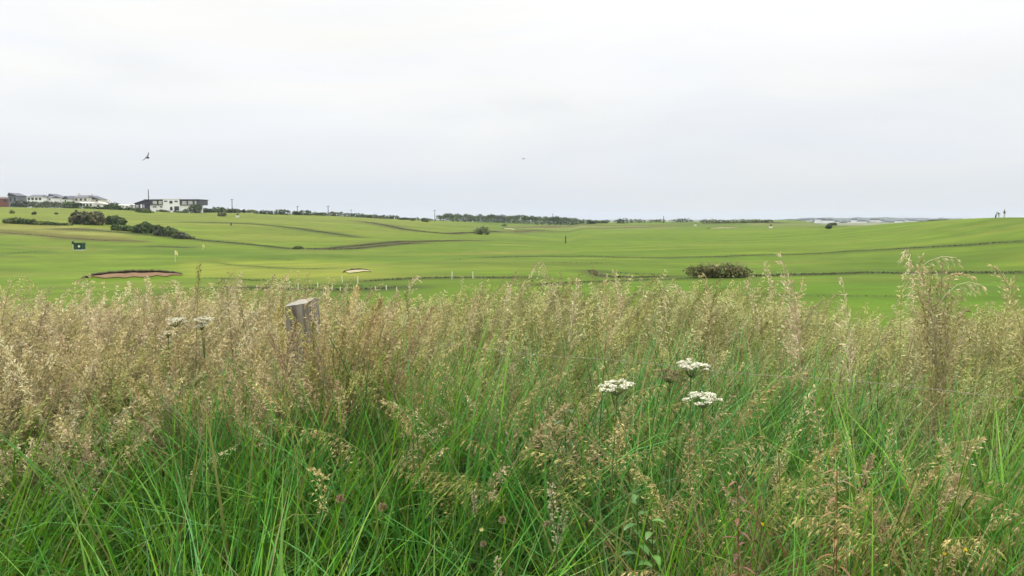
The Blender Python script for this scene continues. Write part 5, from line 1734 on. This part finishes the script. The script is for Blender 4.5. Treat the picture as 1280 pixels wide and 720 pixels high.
# cloud brightness by height (overcast: brighter overhead)
ramp = nt.nodes.new("ShaderNodeValToRGB")
e = ramp.color_ramp.elements
stops = [(0.0, (.715, .748, .785)), (0.03, (.735, .765, .80)), (0.065, (.80, .818, .84)), (0.11, (.865, .868, .866)), (0.16, (.92, .916, .905)), (0.23, (.955, .95, .945)), (0.32, (1.02, 1.02, 1.02)), (0.55, (2.0, 2.0, 2.0)), (1.0, (3.2, 3.2, 3.2))]
e[0].position = 0; e[0].color = (*[v / 4 for v in stops[0][1]], 1)
e[1].position = 1; e[1].color = (*[v / 4 for v in stops[-1][1]], 1)
for p_, cc in stops[1:-1]:
    k_ = e.new(p_); k_.color = (*[v / 4 for v in cc], 1)
# soft layered cloud: stretched noise shifts the lookup up and down
mp = nt.nodes.new("ShaderNodeMapping"); mp.inputs["Scale"].default_value = (1.5, 1.5, 7.0); mp.inputs["Location"].default_value = (.35, .2, .4)
nt.links.new(tc.outputs["Generated"], mp.inputs[0])
nz = nt.nodes.new("ShaderNodeTexNoise"); nz.inputs["Scale"].default_value = 1.5; nz.inputs["Detail"].default_value = 5; nz.inputs["Roughness"].default_value = .5
nz.inputs["Distortion"].default_value = .4
nt.links.new(mp.outputs[0], nz.inputs["Vector"])
ma = nt.nodes.new("ShaderNodeMath"); ma.operation = 'MULTIPLY_ADD'; ma.inputs[1].default_value = .36; ma.inputs[2].default_value = -.175
nt.links.new(nz.outputs["Fac"], ma.inputs[0])
# cloud shift fades out towards the horizon
fd = nt.nodes.new("ShaderNodeMapRange"); fd.inputs[1].default_value = .02; fd.inputs[2].default_value = .16; fd.clamp = True
nt.links.new(sep.outputs["Z"], fd.inputs[0])
mf = nt.nodes.new("ShaderNodeMath"); mf.operation = 'MULTIPLY'
nt.links.new(ma.outputs[0], mf.inputs[0]); nt.links.new(fd.outputs[0], mf.inputs[1])
ad = nt.nodes.new("ShaderNodeMath"); ad.operation = 'ADD'
nt.links.new(sep.outputs["Z"], ad.inputs[0]); nt.links.new(mf.outputs[0], ad.inputs[1])
mz = nt.nodes.new("ShaderNodeMath"); mz.operation = 'MAXIMUM'; mz.inputs[1].default_value = 0.0
nt.links.new(ad.outputs[0], mz.inputs[0])
nt.links.new(mz.outputs[0], ramp.inputs[0])
sc1 = nt.nodes.new("ShaderNodeVectorMath"); sc1.operation = 'SCALE'; sc1.inputs["Scale"].default_value = 40.0
nt.links.new(ramp.outputs[0], sc1.inputs[0])
mp2 = nt.nodes.new("ShaderNodeMapping"); mp2.inputs["Scale"].default_value = (1.0, 1.0, 5.0); mp2.inputs["Location"].default_value = (2.1, .7, 1.3)
nt.links.new(tc.outputs["Generated"], mp2.inputs[0])
n2_ = nt.nodes.new("ShaderNodeTexNoise"); n2_.inputs["Scale"].default_value = 2.2; n2_.inputs["Detail"].default_value = 4; n2_.inputs["Distortion"].default_value = .8
nt.links.new(mp2.outputs[0], n2_.inputs["Vector"])
tr = nt.nodes.new("ShaderNodeValToRGB")
tr.color_ramp.elements[0].position = .36; tr.color_ramp.elements[0].color = (.95, .968, 1.0, 1)
tr.color_ramp.elements[1].position = .62; tr.color_ramp.elements[1].color = (1.0, .995, .965, 1)
nt.links.new(n2_.outputs["Fac"], tr.inputs[0])
tm = nt.nodes.new("ShaderNodeVectorMath"); tm.operation = 'MULTIPLY'
nt.links.new(sc1.outputs[0], tm.inputs[0]); nt.links.new(tr.outputs[0], tm.inputs[1])
mx = nt.nodes.new("ShaderNodeMix"); mx.data_type = 'RGBA'; mx.inputs["Factor"].default_value = .94
nt.links.new(sky.outputs[0], mx.inputs["A"]); nt.links.new(tm.outputs[0], mx.inputs["B"])
nt.links.new(mx.outputs["Result"], bg.inputs["Color"]); nt.links.new(bg.outputs[0], out.inputs[0])

sd = bpy.data.lights.new("sun", 'SUN'); sd.energy = 1.5; sd.angle = math.radians(14); sd.color = (1, .965, .91)
so = bpy.data.objects.new("sun", sd); COL.objects.link(so)
dirv = Vector((math.sin(AZ) * math.cos(EL), math.cos(AZ) * math.cos(EL), math.sin(EL)))
so.rotation_euler = dirv.to_track_quat('Z', 'Y').to_euler()
so.location = (0, 0, 60)

# ------------------------------------------------------------------ render settings
sc.view_settings.view_transform = 'Standard'
sc.view_settings.look = 'None'
sc.view_settings.gamma = 1
sc.view_settings.exposure = 0.12
cy = sc.cycles
cy.max_bounces = 6; cy.diffuse_bounces = 1; cy.glossy_bounces = 2; cy.transmission_bounces = 3; cy.volume_bounces = 0; cy.transparent_max_bounces = 4
cy.use_denoising = True
